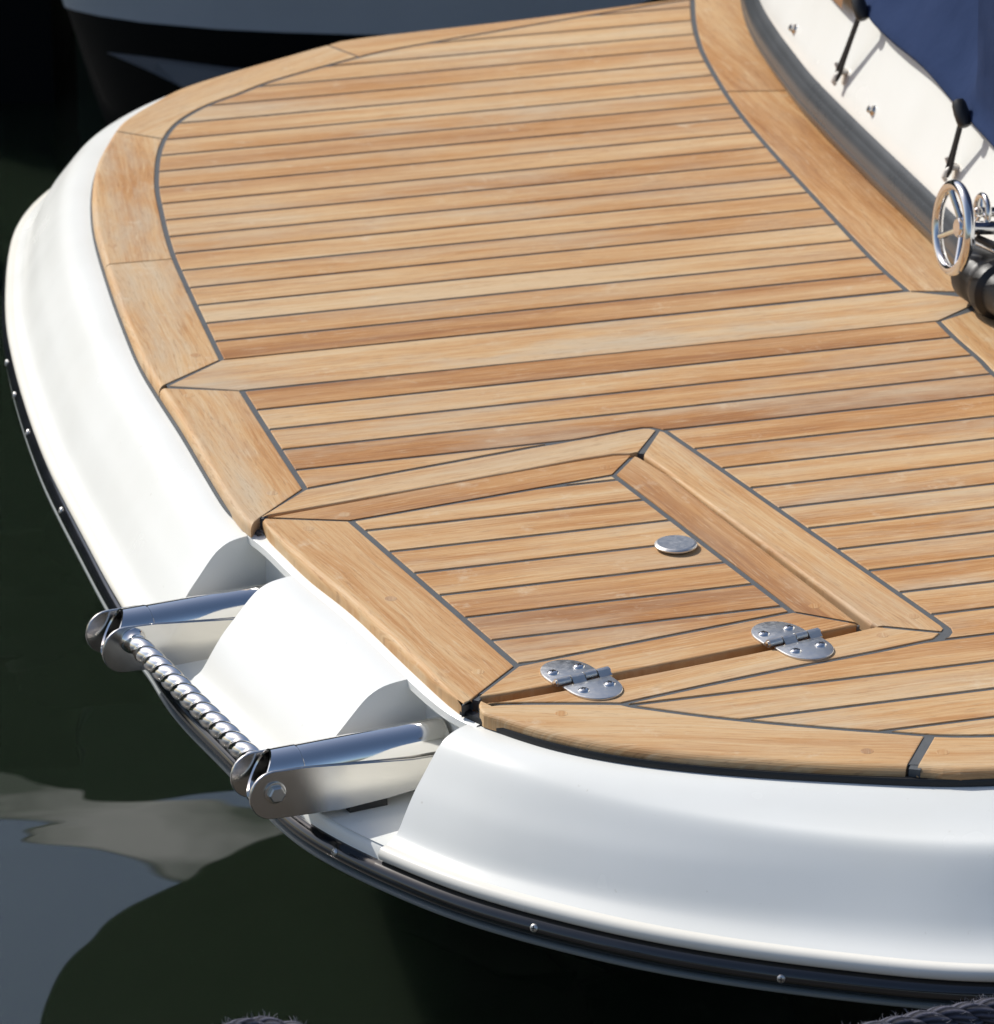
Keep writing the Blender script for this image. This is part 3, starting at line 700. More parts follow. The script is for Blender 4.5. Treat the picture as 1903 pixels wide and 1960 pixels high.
# white bed under the deck, step under the hatch edge, notch floors and back walls
bed = [e - n * 0.012 for e, n in zip(edge, nrm)][::2] + [Vector((0.75, -1.2)), Vector((0.75, 1.2))]
sheet_poly('deck_bed', bed, -0.10, -0.0135, WHITE, boat)
sweep('hatch_sill', [(-0.012, -0.0120), (0.0030, -0.0120), (0.0048, -0.0132), (0.0048, -0.0195), (0.003, -0.0215), (-0.012, -0.0215)], WHITE, i0=iN1a - 1, i1=iN2b + 1, base_w=False)
for a, b in ((iN1a, iN1b), (iN2a, iN2b)):
    V = []; F = []; m = 6
    for i in range(a, b + 1):
        for (u, z) in ((-0.011, -0.02), (-0.011, -0.075), (-0.004, -0.086), (0.02, -0.089), (W[i] * 0.8, -0.0895), (W[i] + 0.001, -0.0897)):
            p = edge[i] + nrm[i] * u; V.append((p.x, p.y, z))
    for j in range(b - a):
        for k in range(m - 1): F.append((j * m + k, j * m + k + 1, (j + 1) * m + k + 1, (j + 1) * m + k))
    mk('ladder_recess', V, F, WHITE, boat, True, None, 30)
# hull forward of the platform, down into the water
V = []; F = []
hs = [(0.46, -1.0), (0.43, -0.5), (0.42, YC), (0.43, 0.42), (0.46, 0.90), (2.4, 1.1), (2.4, -1.2)]
for z, sx in ((-0.17, 0.0), (-0.35, 0.02), (-0.95, 0.08)):
    for x, y in hs: V.append((x + (sx if x < 1 else 0), y * (1 - sx), z))
n = len(hs)
for j in range(2):
    for k in range(n): F.append((j * n + k, j * n + (k + 1) % n, (j + 1) * n + (k + 1) % n, (j + 1) * n + k))
mk('lower_hull', V, F, BOTTOM, boat, True, None, 30)
# rail screws
def rail_screw(x, y):
    d = ray(x, y); best = None
    for i in range(nE):
        for t in range(2, 11):
            u = 0.0015 + RU * math.sin(math.pi * t / 12); z = RZ + RHH * math.cos(math.pi * t / 12)
            p = edge[i] + nrm[i] * (W[i] + u); P = Vector((p.x, p.y, z)); v = P - CAMC
            X = 951.5 + FPX * v.dot(CR) / v.dot(CF); Y = 980.217 - FPX * v.dot(CU) / v.dot(CF)
            e = (X - x) ** 2 + (Y - y) ** 2
            nn = Vector((nrm[i].x * math.sin(math.pi * t / 12), nrm[i].y * math.sin(math.pi * t / 12), math.cos(math.pi * t / 12)))
            if best is None or e < best[0]: best = (e, P, nn)
    mb = MB(); lathe(mb, best[1] - best[2] * 0.0008, best[2], [(0, 0.0034), (0.0010, 0.0033), (0.0018, 0.0026), (0.0022, 0.0012), (0.0022, 0.0)], 14)
    mb.build('screw', BRUSHED, rub, True, 60)
    x_, y_ = frame(best[2]); c_ = best[1] + best[2] * 0.0012; mb = MB()
    for a_, b_ in ((x_, y_), (y_, x_)):
        V = [c_ + a_ * (0.0019 * i) + b_ * (0.00042 * j) + best[2] * (0.0003 if k else -0.0005) for k in (0, 1) for i, j in ((-1, -1), (1, -1), (1, 1), (-1, 1))]
        mb.add(V, [(4, 5, 6, 7), (0, 1, 5, 4), (1, 2, 6, 5), (2, 3, 7, 6), (3, 0, 4, 7)])
    return mb
for x, y in ((13, 694), (28, 757), (53, 829), (115, 975), (192, 1125), (642, 1631), (1024, 1779), (1504, 1874)):
    rail_screw(x, y).build('screw_slot', BLACK, rub, False)

# ---- transom
def fx(y):
    C = [p for p in FOUT[::-1]] if y > YC else FOUTL[::-1]
    yy = max(y, 2 * YC - y)
    P = FOUT[::-1]
    if yy <= P[0].y: return P[0].x + 0.0
    for a, b in zip(P, P[1:]):
        if a.y <= yy <= b.y: return a.x + (b.x - a.x) * (yy - a.y) / max(1e-9, b.y - a.y)
    return P[-1].x
TP = [(0.013, 0.044), (0.0135, 0.050), (0.019, 0.064), (0.054, 0.145), (0.12, 0.29), (0.22, 0.50), (0.26, 0.56)]
def qz(z):
    for a, b in zip(TP, TP[1:]):
        if a[1] <= z <= b[1]: return a[0] + (b[0] - a[0]) * (z - a[1]) / (b[1] - a[1])
    return TP[0][0] if z < TP[0][1] else TP[-1][0]
def on_transom(x, y, off=0.0):
    d = ray(x, y); lo = None
    t = 4.2 / d.length; dt = 0.004 / d.length
    for k in range(700):
        p = CAMC + d * t
        if p.x - fx(p.y) - qz(p.z) + off > 0: return p
        t += dt
    return p
ty = [YC + s_ for s_ in ([-1.15 + 0.03 * k for k in range(0, 37)] + [-0.02, 0.0, 0.02] + [0.05 + 0.03 * k for k in range(0, 38)])]
def tsweep(name, prof, mat, y0=-9, y1=9, sharp=40, parent=boat):
    ys = [y for y in ty if y0 <= y <= y1]; V = []; F = []; m = len(prof)
    # smooth the apex a little
    xs_ = [fx(y) for y in ys]
    for y, x in zip(ys, xs_):
        for q_, z in prof: V.append((x + q_, y, z))
    for j in range(len(ys) - 1):
        for k in range(m - 1): F.append((j * m + k + 1, j * m + k, (j + 1) * m + k, (j + 1) * m + k + 1))
    return mk(name, V, F, mat, parent, True, None, sharp)
tsweep('transom_trim', [(0.012, -0.004), (0.006, 0.003), (0.0015, 0.010), (-0.001, 0.017), (-0.0005, 0.019), (0.0, 0.0195), (0.0, 0.0235), (0.002, 0.030), (0.0055, 0.036), (0.006, 0.0365), (0.0065, 0.038), (0.010, 0.0425), (0.015, 0.0465)], DARKGREY)
trs = tsweep('transom', [(0.013, 0.044)] + TP[1:] + [(0.6, 0.60)], WHITE)
pc = on_transom(1622, 2)
tsweep('coaming_cap', [(qz(pc.z) - 0.012, pc.z + 0.000), (qz(pc.z) - 0.014, pc.z + 0.004), (qz(pc.z) - 0.012, pc.z + 0.018), (qz(pc.z) + 0.06, pc.z + 0.020)], TEAK, y0=pc.y - 0.04)
# snap studs and cord hooks on the transom
TN = Vector((-0.88, 0.0, 0.44)).normalized()
for x, y in ((1523, 56), (1673, 212)):
    p = on_transom(x, y); mb = MB(); lathe(mb, p - TN * 0.001, TN, [(0, 0.0066), (0.0012, 0.0064), (0.003, 0.0050), (0.005, 0.0040), (0.007, 0.0040), (0.008, 0.0028), (0.008, 0)], 18)
    mb.build('snap_stud', SATIN, boat)
hooks = []; HOOKM = simple('hook_plastic', (0.62, 0.58, 0.52), 0.35)
for x, y in ((1621, 147), (1834, 330)):
    p = on_transom(x, y); mb = MB(); lathe(mb, p - TN * 0.001, TN, [(0, 0.009), (0.002, 0.0088), (0.003, 0.007), (0.003, 0)], 20)
    up = Vector((0.4, 0.0, 0.9)).normalized(); side = TN.cross(up)
    tube(mb, [p + TN * 0.002 + up * 0.004, p + TN * 0.008 + up * 0.002, p + TN * 0.012 - up * 0.004, p + TN * 0.012 - up * 0.009, p + TN * 0.008 - up * 0.012], [0.003, 0.003, 0.003, 0.0026, 0.002], 10)
    tube(mb, [p + TN * 0.002 + up * 0.004 + side * 0.004, p + TN * 0.010 + side * 0.006 + up * 0.004, p + TN * 0.014 + side * 0.008 + up * 0.008], [0.003, 0.003, 0.002], 10)
    mb.build('cord_hook', HOOKM, boat); hooks.append(p + TN * 0.010 - up * 0.002)

# ---- hinges
def hinge(pa, pb):
    """pa, pb: picture points of the two pin ends"""
    a = at(*pa, 0.0035); b = at(*pb, 0.0035); ex = (b - a); L = ex.length; ex.normalize(); ey = Vector((-ex.y, ex.x, 0)); ez = Vector((0, 0, 1))
    loc = lambda x, y, z: a + ex * x + ey * y + ez * (z - a.z)
    root = bpy.data.objects.new('hinge', None); COL.objects.link(root); root.parent = boat
    r = 0.0033; T = 0.0021
    cut = [0.0, 0.27 * L, 0.52 * L, 0.76 * L, L]
    def leaf(sgn, shift):
        # D-shaped plate: straight edge at the pin, half-oval end
        hw = 0.0212; dep = 0.0415; cx_ = L / 2 + shift; pts = [Vector((cx_ - hw, 0.0045)), Vector((cx_ - hw, 0.014))]
        for k in range(1, 20):
            t = math.pi * k / 20; pts.append(Vector((cx_ - hw * math.cos(t), 0.014 + (dep - 0.014) * math.sin(t) ** 0.9)))
        pts += [Vector((cx_ + hw, 0.014)), Vector((cx_ + hw, 0.0045))]
        P = [Vector((p.x, p.y * sgn)) for p in pts]
        if area(P) < 0: P = P[::-1]
        n = len(P); V = []; F = []
        for zz, ins in ((0.0002, 0.0), (T - 0.0007, 0.0), (T - 0.0002, 0.0004), (T, 0.0010)):
            V += [loc(q_.x, q_.y, zz) for q_ in inset(P, [ins] * n)]
        for j in range(3):
            for i in range(n): F.append((j * n + i, j * n + (i + 1) % n, (j + 1) * n + (i + 1) % n, (j + 1) * n + i))
        F.append(tuple(3 * n + i for i in range(n))); F.append(tuple(range(n))[::-1])
        mb = MB(); mb.add(V, F)
        ks = [(cut[0], cut[1]), (cut[2], cut[3])] if sgn > 0 else [(cut[1], cut[2]), (cut[3], cut[4])]
        for x0, x1 in ks:
            x0 += 0.0003; x1 -= 0.0003
            prof = []
            for k in range(0, 17):   # rolled knuckle running out into the plate
                t = math.pi * (-0.42 + 1.42 * k / 16); prof.append((-sgn * r * math.sin(t) if False else sgn * -r * math.sin(t - math.pi / 2) * 1.0, 0.0035 + r * math.cos(t - math.pi / 2)))
            # knuckle cylinder
            lathe(mb, loc(x0, 0, 0.0035), ex, [(0, r * 0.75), (0.0003, r), (x1 - x0 - 0.0003, r), (x1 - x0, r * 0.75)], 20)
            # tongue joining plate and knuckle
            V = []; tp = [(0.0, 0.0035 + r), (sgn * 0.0022, 0.0035 + r * 0.82), (sgn * 0.0042, 0.0036), (sgn * 0.0062, T), (sgn * 0.0062, 0.0003), (0.0, 0.0003)]
            for xx in (x0, x1): V += [loc(xx, y_, z_) for y_, z_ in tp]
            m = len(tp); F = [(i, (i + 1) % m, m + (i + 1) % m, m + i) for i in range(m)] + [tuple(range(m)), tuple(range(m, 2 * m))[::-1]]
            if sgn < 0: F = [f[::-1] for f in F]
            mb.add(V, F)
        mb.build('leaf', BRUSHED, root, True, 30)
        for sx in (-0.0118, 0.0118):
            c_ = loc(cx_ + sx, sgn * 0.0205, T - 0.0002); sm = MB()
            lathe(sm, c_, ez, [(0, 0.0049), (0.0007, 0.0047), (0.0015, 0.0038), (0.0021, 0.0024), (0.0023, 0.001), (0.0023, 0.0)], 18)
            sm.build('screw', CHROME, root, True, 60)
            ang = R_.random() * 1.5; sl = MB()
            for t0 in (ang, ang + math.pi / 2):
                ax = ex * math.cos(t0) + ey * math.sin(t0); ay = ex * -math.sin(t0) + ey * math.cos(t0)
                V = [c_ + ax * (0.0022 * i) + ay * (0.00055 * j) + ez * (0.0024 if k else 0.001) for k in (0, 1) for i, j in ((-1, -1), (1, -1), (1, 1), (-1, 1))]
                sl.add(V, [(4, 5, 6, 7), (0, 1, 5, 4), (1, 2, 6, 5), (2, 3, 7, 6), (3, 0, 4, 7)])
            sl.build('screw_slot', BLACK, root, False)
    leaf(1, -0.0022); leaf(-1, 0.0006)
    for xx, s_ in ((0.0, -1), (L, 1)): pm = MB(); lathe(pm, loc(xx, 0, 0.0035), ex * s_, [(-0.0005, 0.0022), (0.0008, 0.0022), (0.0012, 0.0012), (0.0012, 0)], 12); pm.build('pin', CHROME, root)
hinge((1064, 1308), (1165, 1283)); hinge((1470, 1233), (1567, 1209))

# ================================================================== BOARDING LADDER
lad = thing('boarding_ladder', 'folded stainless boarding ladder with a twisted rung, seated in two notches below the hatch', 'ladder')
HX = Vector((-0.988, -0.154, 0)); HN = Vector((0.154, -0.988, 0)); UPZ = Vector((0, 0, 1))
M1 = Vector((-0.3042, -0.4201, 0)); M2 = Vector((-0.2571, -0.7434, 0))
def arm(m, zt, zp):
    base = m + UPZ * zt
    # tube, hollow with an oblique open end
    mb = MB(); r = 0.0175; ri = 0.0155; seg = 36; V = []; F = []
    sl0, sl1 = -0.004, 0.150
    rings = []
    for (rad, s_list) in ((r, (sl0, 0.06, 0.118, 0.1185, 0.1195, 0.120, sl1)),):
        for s_ in s_list:
            rr = rad - (0.0005 if s_ in (0.1185, 0.1195) else 0)
            rings.append([(s_, rr)])
    def ring(s_, rr, slant):
        out = []
        for i in range(seg):
            t = 2 * math.pi * i / seg; y_ = math.cos(t) * rr; z_ = math.sin(t) * rr
            ds = slant * (0.010 * (z_ / r) * -1.0 + 0.004 * (y_ / r))
            out.append(base + HX * (s_ + ds) + HN * y_ + UPZ * z_)
        return out
    spec = [(sl0, r, 0), (0.06, r, 0), (0.1180, r, 0), (0.1184, r - 0.0007, 0), (0.1192, r - 0.0007, 0), (0.1196, r + 0.0006, 0), (0.135, r + 0.0006, 0.6), (sl1, r + 0.0006, 1), (sl1 + 0.0004, r - 0.0006, 1), (sl1 - 0.001, ri, 1), (0.10, ri, 0), (0.04, ri, 0)]
    for sp in spec: V += ring(*sp)
    for j in range(len(spec) - 1):
        for i in range(seg): F.append((j * seg + i, j * seg + (i + 1) % seg, (j + 1) * seg + (i + 1) % seg, (j + 1) * seg + i))
    mb.add(V, F); mb.build('side_tube', CHROME, lad, True, 32)
    # flat plates each side
    pb = m + UPZ * zp
    for k, yo in enumerate((0.0195, -0.0215)):
        th = 0.003; sc_ = 0.146; rr = 0.0200 if k == 0 else 0.0190
        pts = []
        for q_ in range(0, 15):
            t = math.pi * (0.5 + q_ / 14.0); pts.append((sc_ - math.cos(t) * rr, math.sin(t) * rr))
        pts += [(0.09, -0.0235), (0.05, -0.0215), (0.0, -0.016), (-0.006, -0.006), (-0.006, 0.006), (0.03, 0.0075), (0.08, 0.0135), (0.12, 0.0185)]
        n = len(pts); V = []; F = []
        for (yy, ins) in ((0, 0.0006), (0.0006, 0.0), (th - 0.0006, 0.0), (th, 0.0006)):
            Pi = [Vector(p) for p in pts]
            if area(Pi) < 0: Pi = Pi[::-1]
            for q_ in inset(Pi, [ins] * n): V.append(pb + HX * q_.x + UPZ * q_.y + HN * (yo + yy - th / 2))
        for j in range(3):
            for i in range(n): F.append((j * n + i, j * n + (i + 1) % n, (j + 1) * n + (i + 1) % n, (j + 1) * n + i))
        F += [tuple(range(n))[::-1], tuple(3 * n + i for i in range(n))]
        o = mk('side_plate', V, F, SATIN, lad, True, None, 30)
    return base, pb
b1, p1 = arm(M1, -0.0595, -0.0680); b2, p2 = arm(M2, -0.0500, -0.0600)
# hex bolts
def bolt(c_, ax):
    mb = MB(); lathe(mb, c_, ax, [(0, 0.0088), (0.0012, 0.0088), (0.0014, 0.0080), (0.0014, 0.0)], 28); mb.build('washer', SATIN, lad, True, 30)
    mb = MB(); lathe(mb, c_ + ax * 0.0014, ax, [(0, 0.0070), (0.0036, 0.0070), (0.0046, 0.0058), (0.0046, 0)], 6); mb.build('bolt', BRUSHED, lad, False)
    for i in range(1): pass
bolt(p2 + HX * 0.1455 + HN * 0.0212 + UPZ * 0.0025, HN)
# twisted rung between the arms
ra = p1 + HX * 0.1395 + UPZ * 0.0075 + HN * 0.021; rb = p2 + HX * 0.139 + UPZ * 0.004 - HN * 0.023
ax = (rb - ra); RL = ax.length; ax.normalize(); x_, y_ = frame(ax)
V = []; F = []; seg = 40; nr = 220; UVr = []
for j in range(nr + 1):
    s_ = RL * j / nr
    edge_k = min(1.0, min(s_ - 0.004, RL - 0.004 - s_) / 0.010); edge_k = max(0.0, edge_k)
    for i in range(seg):
        t = 2 * math.pi * i / seg
        ph = t + math.pi * s_ / 0.0212
        rr = 0.0076 + edge_k * (0.0026 * abs(math.sin(ph)) ** 0.62 - 0.0006)
        V.append(ra + ax * s_ + (x_ * math.cos(t) + y_ * math.sin(t)) * rr)
for j in range(nr):
    for i in range(seg): F.append((j * seg + i, j * seg + (i + 1) % seg, (j + 1) * seg + (i + 1) % seg, (j + 1) * seg + i))
mk('rung', V, F, CHROME, lad, True)
for c_, a_ in ((ra, ax), (rb, -ax)):
    mb = MB(); lathe(mb, c_ - a_ * 0.001, a_, [(0, 0.0112), (0.003, 0.0110), (0.005, 0.0092), (0.009, 0.0084)], 28); mb.build('rung_collar', CHROME, lad)
# black rest block under the near arm
mb = MB(); c_ = M2 + UPZ * -0.0835 + HX * 0.066 + HN * 0.010
V = [c_ + HX * (0.016 * i) + HN * (0.007 * j) + UPZ * (0.006 * k) for k in (-1, 1) for i, j in ((-1, -1), (1, -1), (1, 1), (-1, 1))]
mb.add(V, [(3, 2, 1, 0), (4, 5, 6, 7), (0, 1, 5, 4), (1, 2, 6, 5), (2, 3, 7, 6), (3, 0, 4, 7)])
mb.build('rest_block', BLACK, lad, False)

# ================================================================== CANVAS COVER
cover = thing('boat_cover', 'navy blue canvas cover stretched over the white transom, upper right', 'cover')
CE = [(1600, -40), (1640, 2), (1668, 45), (1707, 84), (1766, 133), (1820, 195), (1842, 219), (1863, 244), (1886, 268), (1910, 296), (1950, 345), (2010, 420)]
ce = [on_transom(x, y, 0.018) for x, y in CE]
bend = 6
ce1 = catmull(ce[:bend + 1], 0.012); ce2 = catmull(ce[bend:], 0.012)
rowsV = []
allp = [(p, 0) for p in ce1] + [(p, 1) for p in ce2[1:]]
V = []; F = []; UVc = []
prof = [(0.003, 0.000), (-0.0035, 0.0015), (-0.005, 0.005), (-0.0035, 0.009), (0, 0.014)]
nc = len(allp)
for idx, (p, side) in enumerate(allp):
    k = min(1.0, max(0.0, (idx - len(ce1) + 2) / 3.0))
    lean = 0.50 * (1 - k) + (-0.02) * k
    wob = 0.0025 * math.sin(idx * 0.55)
    row = [p + Vector((q_ + 0.004, 0, z)) for q_, z in prof]
    for h in (0.03, 0.06, 0.10, 0.16, 0.24, 0.34, 0.46): row.append(p + Vector((0.004 + lean * h + wob * (1 if h < 0.2 else 0.4), 0, h)))
    row.append(p + Vector((0.004 + lean * 0.46 + 0.4, 0, 0.50)))
    V += row; m = len(row)
for j in range(nc - 1):
    for k in range(m - 1): F.append((j * m + k, j * m + k + 1, (j + 1) * m + k + 1, (j + 1) * m + k))
mk('canvas', V, F, CANVAS, cover, True, None, 35)
# bungee ties
bl = ['black bungee loop at the top of the picture hooked on the white transom', 'lower black bungee loop ending at the hook above the chrome handwheel']
for kk, ((bx, by), hk) in enumerate((((1646, 14), hooks[0]), ((1841, 217), hooks[1]))):
    t_ = thing('bungee_tie', bl[kk], 'bungee', 'bungee ties holding the navy cover down')
    p = on_transom(bx, by, 0.030); mb = MB()
    ax = Vector((0.1, -0.55, -0.8)).normalized()
    lathe(mb, p - ax * 0.014, ax, [(0, 0.003), (0.001, 0.0055), (0.005, 0.0070), (0.014, 0.0076), (0.023, 0.0070), (0.027, 0.0055), (0.028, 0.003), (0.028, 0)], 24)
    mb.build('toggle', BLACK, t_)
    for s_ in (-1, 1):
        mb = MB(); st = p + Vector((0, 0.0017 * s_, -0.008)); mid = st.lerp(hk, 0.5) + Vector((0, 0.0010 * s_, 0))
        en = hk + Vector((0, 0.0036 * s_, 0))
        tube(mb, catmull([st, mid, en, hk - Vector((0.25, 0, 0.9)) * 0.006], 0.006), 0.0021, 10); mb.build('cord', CORDM, t_)

# ================================================================== DAVIT WITH HANDWHEEL (centreline, foot of the transom)
dav = thing('davit_mount', 'black tubular mount with chrome handwheel at the foot of the transom', 'davit')
def rc(x, y, xw):
    d = ray(x, y); return CAMC + d * ((xw - CAMC.x) / d.x)
wc = rc(1825, 436, 0.425)
wax = (-(Vector((RH.x, RH.y, 0)) * 0.95) - Vector((FH.x, FH.y, 0)) * 0.27 + Vector((0, 0, 0.10))).normalized()
x_, y_ = frame(wax)
RW = 0.0395
hw = bpy.data.objects.new('handwheel', None); COL.objects.link(hw); hw.parent = dav
mb = MB(); tube(mb, [wc + (x_ * math.cos(t * 2 * math.pi / 48) + y_ * math.sin(t * 2 * math.pi / 48)) * RW for t in range(48)], 0.0052, 16, closed=True); mb.build('rim', CHROME, hw)
hub = wc - wax * 0.010
mb = MB(); lathe(mb, hub - wax * 0.006, wax, [(0, 0.010), (0.010, 0.010), (0.013, 0.008), (0.013, 0)], 24); mb.build('hub', CHROME, hw)
for k in range(4):
    t = 0.55 + 2 * math.pi * k / 4; e_ = wc + (x_ * math.cos(t) + y_ * math.sin(t)) * RW
    mb = MB(); tube(mb, [hub, hub.lerp(e_, 0.5) , e_], [0.0034, 0.0030, 0.0034], 10); mb.build('spoke', CHROME, hw)
mb = MB(); end = hub - wax * 0.055; lathe(mb, hub, -wax, [(0, 0.0065), (0.05, 0.0065), (0.052, 0.009), (0.058, 0.009), (0.058, 0)], 20); mb.build('shaft', CHROME, dav)
w2c = rc(1880, 406, 0.46)
mb = MB(); tube(mb, [w2c + (x_ * math.cos(t * 2 * math.pi / 32) + y_ * math.sin(t * 2 * math.pi / 32)) * 0.0155 for t in range(32)], 0.0030, 12, closed=True)
for k in range(3):
    t = 0.9 + 2 * math.pi * k / 3; tube(mb, [w2c, w2c + (x_ * math.cos(t) + y_ * math.sin(t)) * 0.0155], 0.0022, 8)
lathe(mb, w2c - wax * 0.012, wax, [(0, 0.005), (0.018, 0.005), (0.02, 0.003), (0.02, 0)], 16)
mb.build('clamp_wheel', CHROME, dav)
mb = MB(); lathe(mb, wc - wax * 0.058 - Vector((0, 0, 0.0)), Vector((0, 0, -1)), [(-0.012, 0.0), (-0.012, 0.011), (0.02, 0.012), (0.03, 0.010)], 20); mb.build('bracket', CHROME, dav)
mb = MB(); ra_ = rc(1872, 456, 0.45); tube(mb, [ra_, ra_ + Vector((0.05, -0.16, 0.0))], 0.0035, 12); mb.build('cross_rod', BLACK, dav)
mb = MB(); ra_ = rc(1872, 466, 0.45); tube(mb, [ra_, ra_ + Vector((0.05, -0.16, 0.0))], 0.0028, 12); mb.build('cross_rod', CHROME, dav)
ca = rc(1866, 512, 0.452); cax = Vector((0.10, -0.99, 0.0)).normalized()
mb = MB(); lathe(mb, Vector((0.452, ca.y + 0.012, 0.0275)), cax, [(0, 0.0), (0, 0.012), (0.004, 0.022), (0.012, 0.0255), (0.032, 0.0255), (0.036, 0.0235), (0.044, 0.0235), (0.050, 0.0275), (0.056, 0.0285), (0.064, 0.0275), (0.068, 0.022), (0.12, 0.021), (0.30, 0.021)], 36); mb.build('rubber_tube', BLACK, dav, True, 40)

# ================================================================== MOORING ROPES on the dock edge
def rope(name, label, path, dia, lay, fuzz, seed):
    t_ = thing(name, label, 'rope')
    P = resample3(catmull(path, 0.01), 0.0022); rs = dia * 0.27; ro = dia * 0.255
    rr = random.Random(seed); n = len(P)
    fr = []; prev = None
    for j in range(n):
        d = (P[min(j + 1, n - 1)] - P[max(j - 1, 0)]).normalized()
        if prev is None: x, y = frame(d)
        else: x = (prev - d * prev.dot(d)).normalized(); y = d.cross(x)
        prev = x; fr.append((x, y))
    allpts = []
    for k in range(3):
        pts = []
        for j in range(n):
            a_ = 2 * math.pi * (k / 3 + j * 0.0022 / lay); x, y = fr[j]; pts.append(P[j] + (x * math.cos(a_) + y * math.sin(a_)) * ro)
        mb = MB(); tube(mb, pts, rs, 18); mb.build('strand', ROPE, t_); allpts.append((pts, P))
    mb = MB()
    for _ in range(fuzz):
        pts, base = allpts[rr.randrange(3)]; j = rr.randrange(n); o_ = (pts[j] - base[j]).normalized()
        rv = Vector((rr.uniform(-1, 1), rr.uniform(-1, 1), rr.uniform(-0.3, 1)))
        d = (o_ + rv * 1.3).normalized(); s0 = pts[j] + o_ * rs * 0.9; L_ = rr.uniform(0.0015, 0.006)
        d2 = (d + Vector((rr.uniform(-1, 1), rr.uniform(-1, 1), rr.uniform(-1, 1))) * 0.6).normalized()
        tube(mb, [s0, s0 + d * L_ * 0.6, s0 + d * L_ * 0.6 + d2 * L_ * 0.4], [0.00016, 0.00013, 0.00008], 4, caps=False)
    o = mb.build('frayed_fibres', FIBRE, t_); o['kind'] = 'stuff'
def resample3(P, step):
    s = [0]
    for i in range(1, len(P)): s.append(s[-1] + (P[i] - P[i - 1]).length)
    k = max(2, int(s[-1] / step)); out = []; j = 0
    for i in range(k + 1):
        t = s[-1] * i / k
        while j < len(s) - 2 and s[j + 1] < t: j += 1
        out.append(P[j].lerp(P[j + 1], (t - s[j]) / max(1e-9, s[j + 1] - s[j])))
    return out
FIBRE = simple('rope_fibre', (0.22, 0.21, 0.24), 0.7)
def rd(x, y, f):
    """point on the picture ray (x, y) at horizontal distance f from the camera"""
    d = ray(x, y); h = Vector((d.x, d.y)).dot(FH); return CAMC + d * (f / h)
pr = [rd(1903 + 260, 1862, 3.30), rd(2060, 1900, 3.27), rd(1903, 1937, 3.24), rd(1800, 1955, 3.22), rd(1700, 1977, 3.20), rd(1560, 2010, 3.17), rd(1400, 2040, 3.12), rd(1250, 2058, 3.05), rd(1100, 2075, 2.95)]
rope('mooring_rope', 'dark navy three strand rope rising to the lower right corner', pr, 0.0205, 0.058, 1500, 3)
pl = [rd(330, 2065, 3.05), rd(400, 2010, 3.12), rd(450, 1982, 3.16), rd(505, 1974, 3.18), rd(560, 1984, 3.18), rd(640, 2012, 3.17), rd(760, 2045, 3.14), rd(900, 2062, 3.05)]
rope('mooring_rope', 'dark navy frayed rope hump peeking over the bottom edge, left of centre', pl, 0.0205, 0.062, 1200, 5)

# ================================================================== NEIGHBOURING BOAT
ob = thing('neighbour_boat', 'grey and black hull of a neighbouring boat, dim and out of focus behind the platform', 'boat')
GREYH = simple('pale_grey_hull', (0.42, 0.45, 0.49), 0.25, var=0.08, vscale=3)
BLKH = simple('black_boot_top', (0.004, 0.005, 0.006), 0.6, ior=1.2); STRIPM = simple('strip_grey', (0.115, 0.120, 0.122), 0.7)
TUBEM = simple('cream_hypalon', (0.80, 0.77, 0.69), 0.5, var=0.06, vscale=4)
def dist_z(x, y, z): p = at2(x, y, z) - Vector((CAMC.x, CAMC.y)); return p.dot(RH), p.dot(FH)
L_top = [dist_z(x, y, -0.29) for x, y in ((142, 14), (160, 20), (210, 31), (290, 43), (435, 56), (560, 62), (689, 66))]
def line(L, dr, df): return [(r + dr, f + df) for r, f in L] + [(L[-1][0] + 0.5 + dr, L[-1][1] - 0.03 + df), (L[-1][0] + 2.2 + dr, L[-1][1] - 0.1 + df), (L[-1][0] + 5 + dr, L[-1][1] + 0.1 + df)]
levels = [(-0.215, line(L_top, -0.02, -0.015)), (-0.25, line(L_top, -0.01, -0.006)), (-0.29, line(L_top, 0, 0))]
upper = [(0.12, line(L_top, -0.10, -0.06)), (-0.10, line(L_top, -0.05, -0.03)), (-0.215, line(L_top, -0.0205, -0.0155))]
def loft(levels, mat, name, close_aft=True):
    V = []; F = []; m = len(levels[0][1]) + 1
    for z, L in levels:
        V.append(rf(L[0][0] + 0.05, L[0][1] + 2.2, z)); V += [rf(r, f, z) for r, f in L]
    for j in range(len(levels) - 1):
        for k in range(m - 1): F.append((j * m + k, j * m + k + 1, (j + 1) * m + k + 1, (j + 1) * m + k))
    return mk(name, V, F, mat, ob, True, None, 40)
loft(levels, GREYH, 'topside'); loft(upper, BLKH, 'upper_topside')  # upper part is out of view, coloured black so the water mirrors it dark
loft([(-0.29, line(L_top, 0.002, 0.002)), (-0.42, line(L_top, 0.03, 0.05)), (-0.75, line(L_top, 0.10, 0.25))], BLKH, 'boot_top')
# pale spray strip low on the hull, a wedge that widens forward
V = [rd(x, y, 6.33) for x, y in ((205, 100), (300, 120), (435, 138), (620, 150), )] + [rd(x, y, 6.30) for x, y in ((207, 102), (290, 138), (345, 165), (480, 228))]; V += [v + Vector((FH.x, FH.y, 0)) * (0.02 if k_ % 4 else 0.0) for k_, v in enumerate(V)]
F = [(0, 1, 5, 4), (1, 2, 6, 5), (2, 3, 7, 6), (8, 12, 13, 9), (9, 13, 14, 10), (10, 14, 15, 11), (0, 8, 9, 1), (1, 9, 10, 2), (2, 10, 11, 3), (4, 5, 13, 12), (5, 6, 14, 13), (6, 7, 15, 14), (0, 4, 12, 8), (3, 11, 15, 7)]
mk('spray_strip', V, F, STRIPM, ob, False)
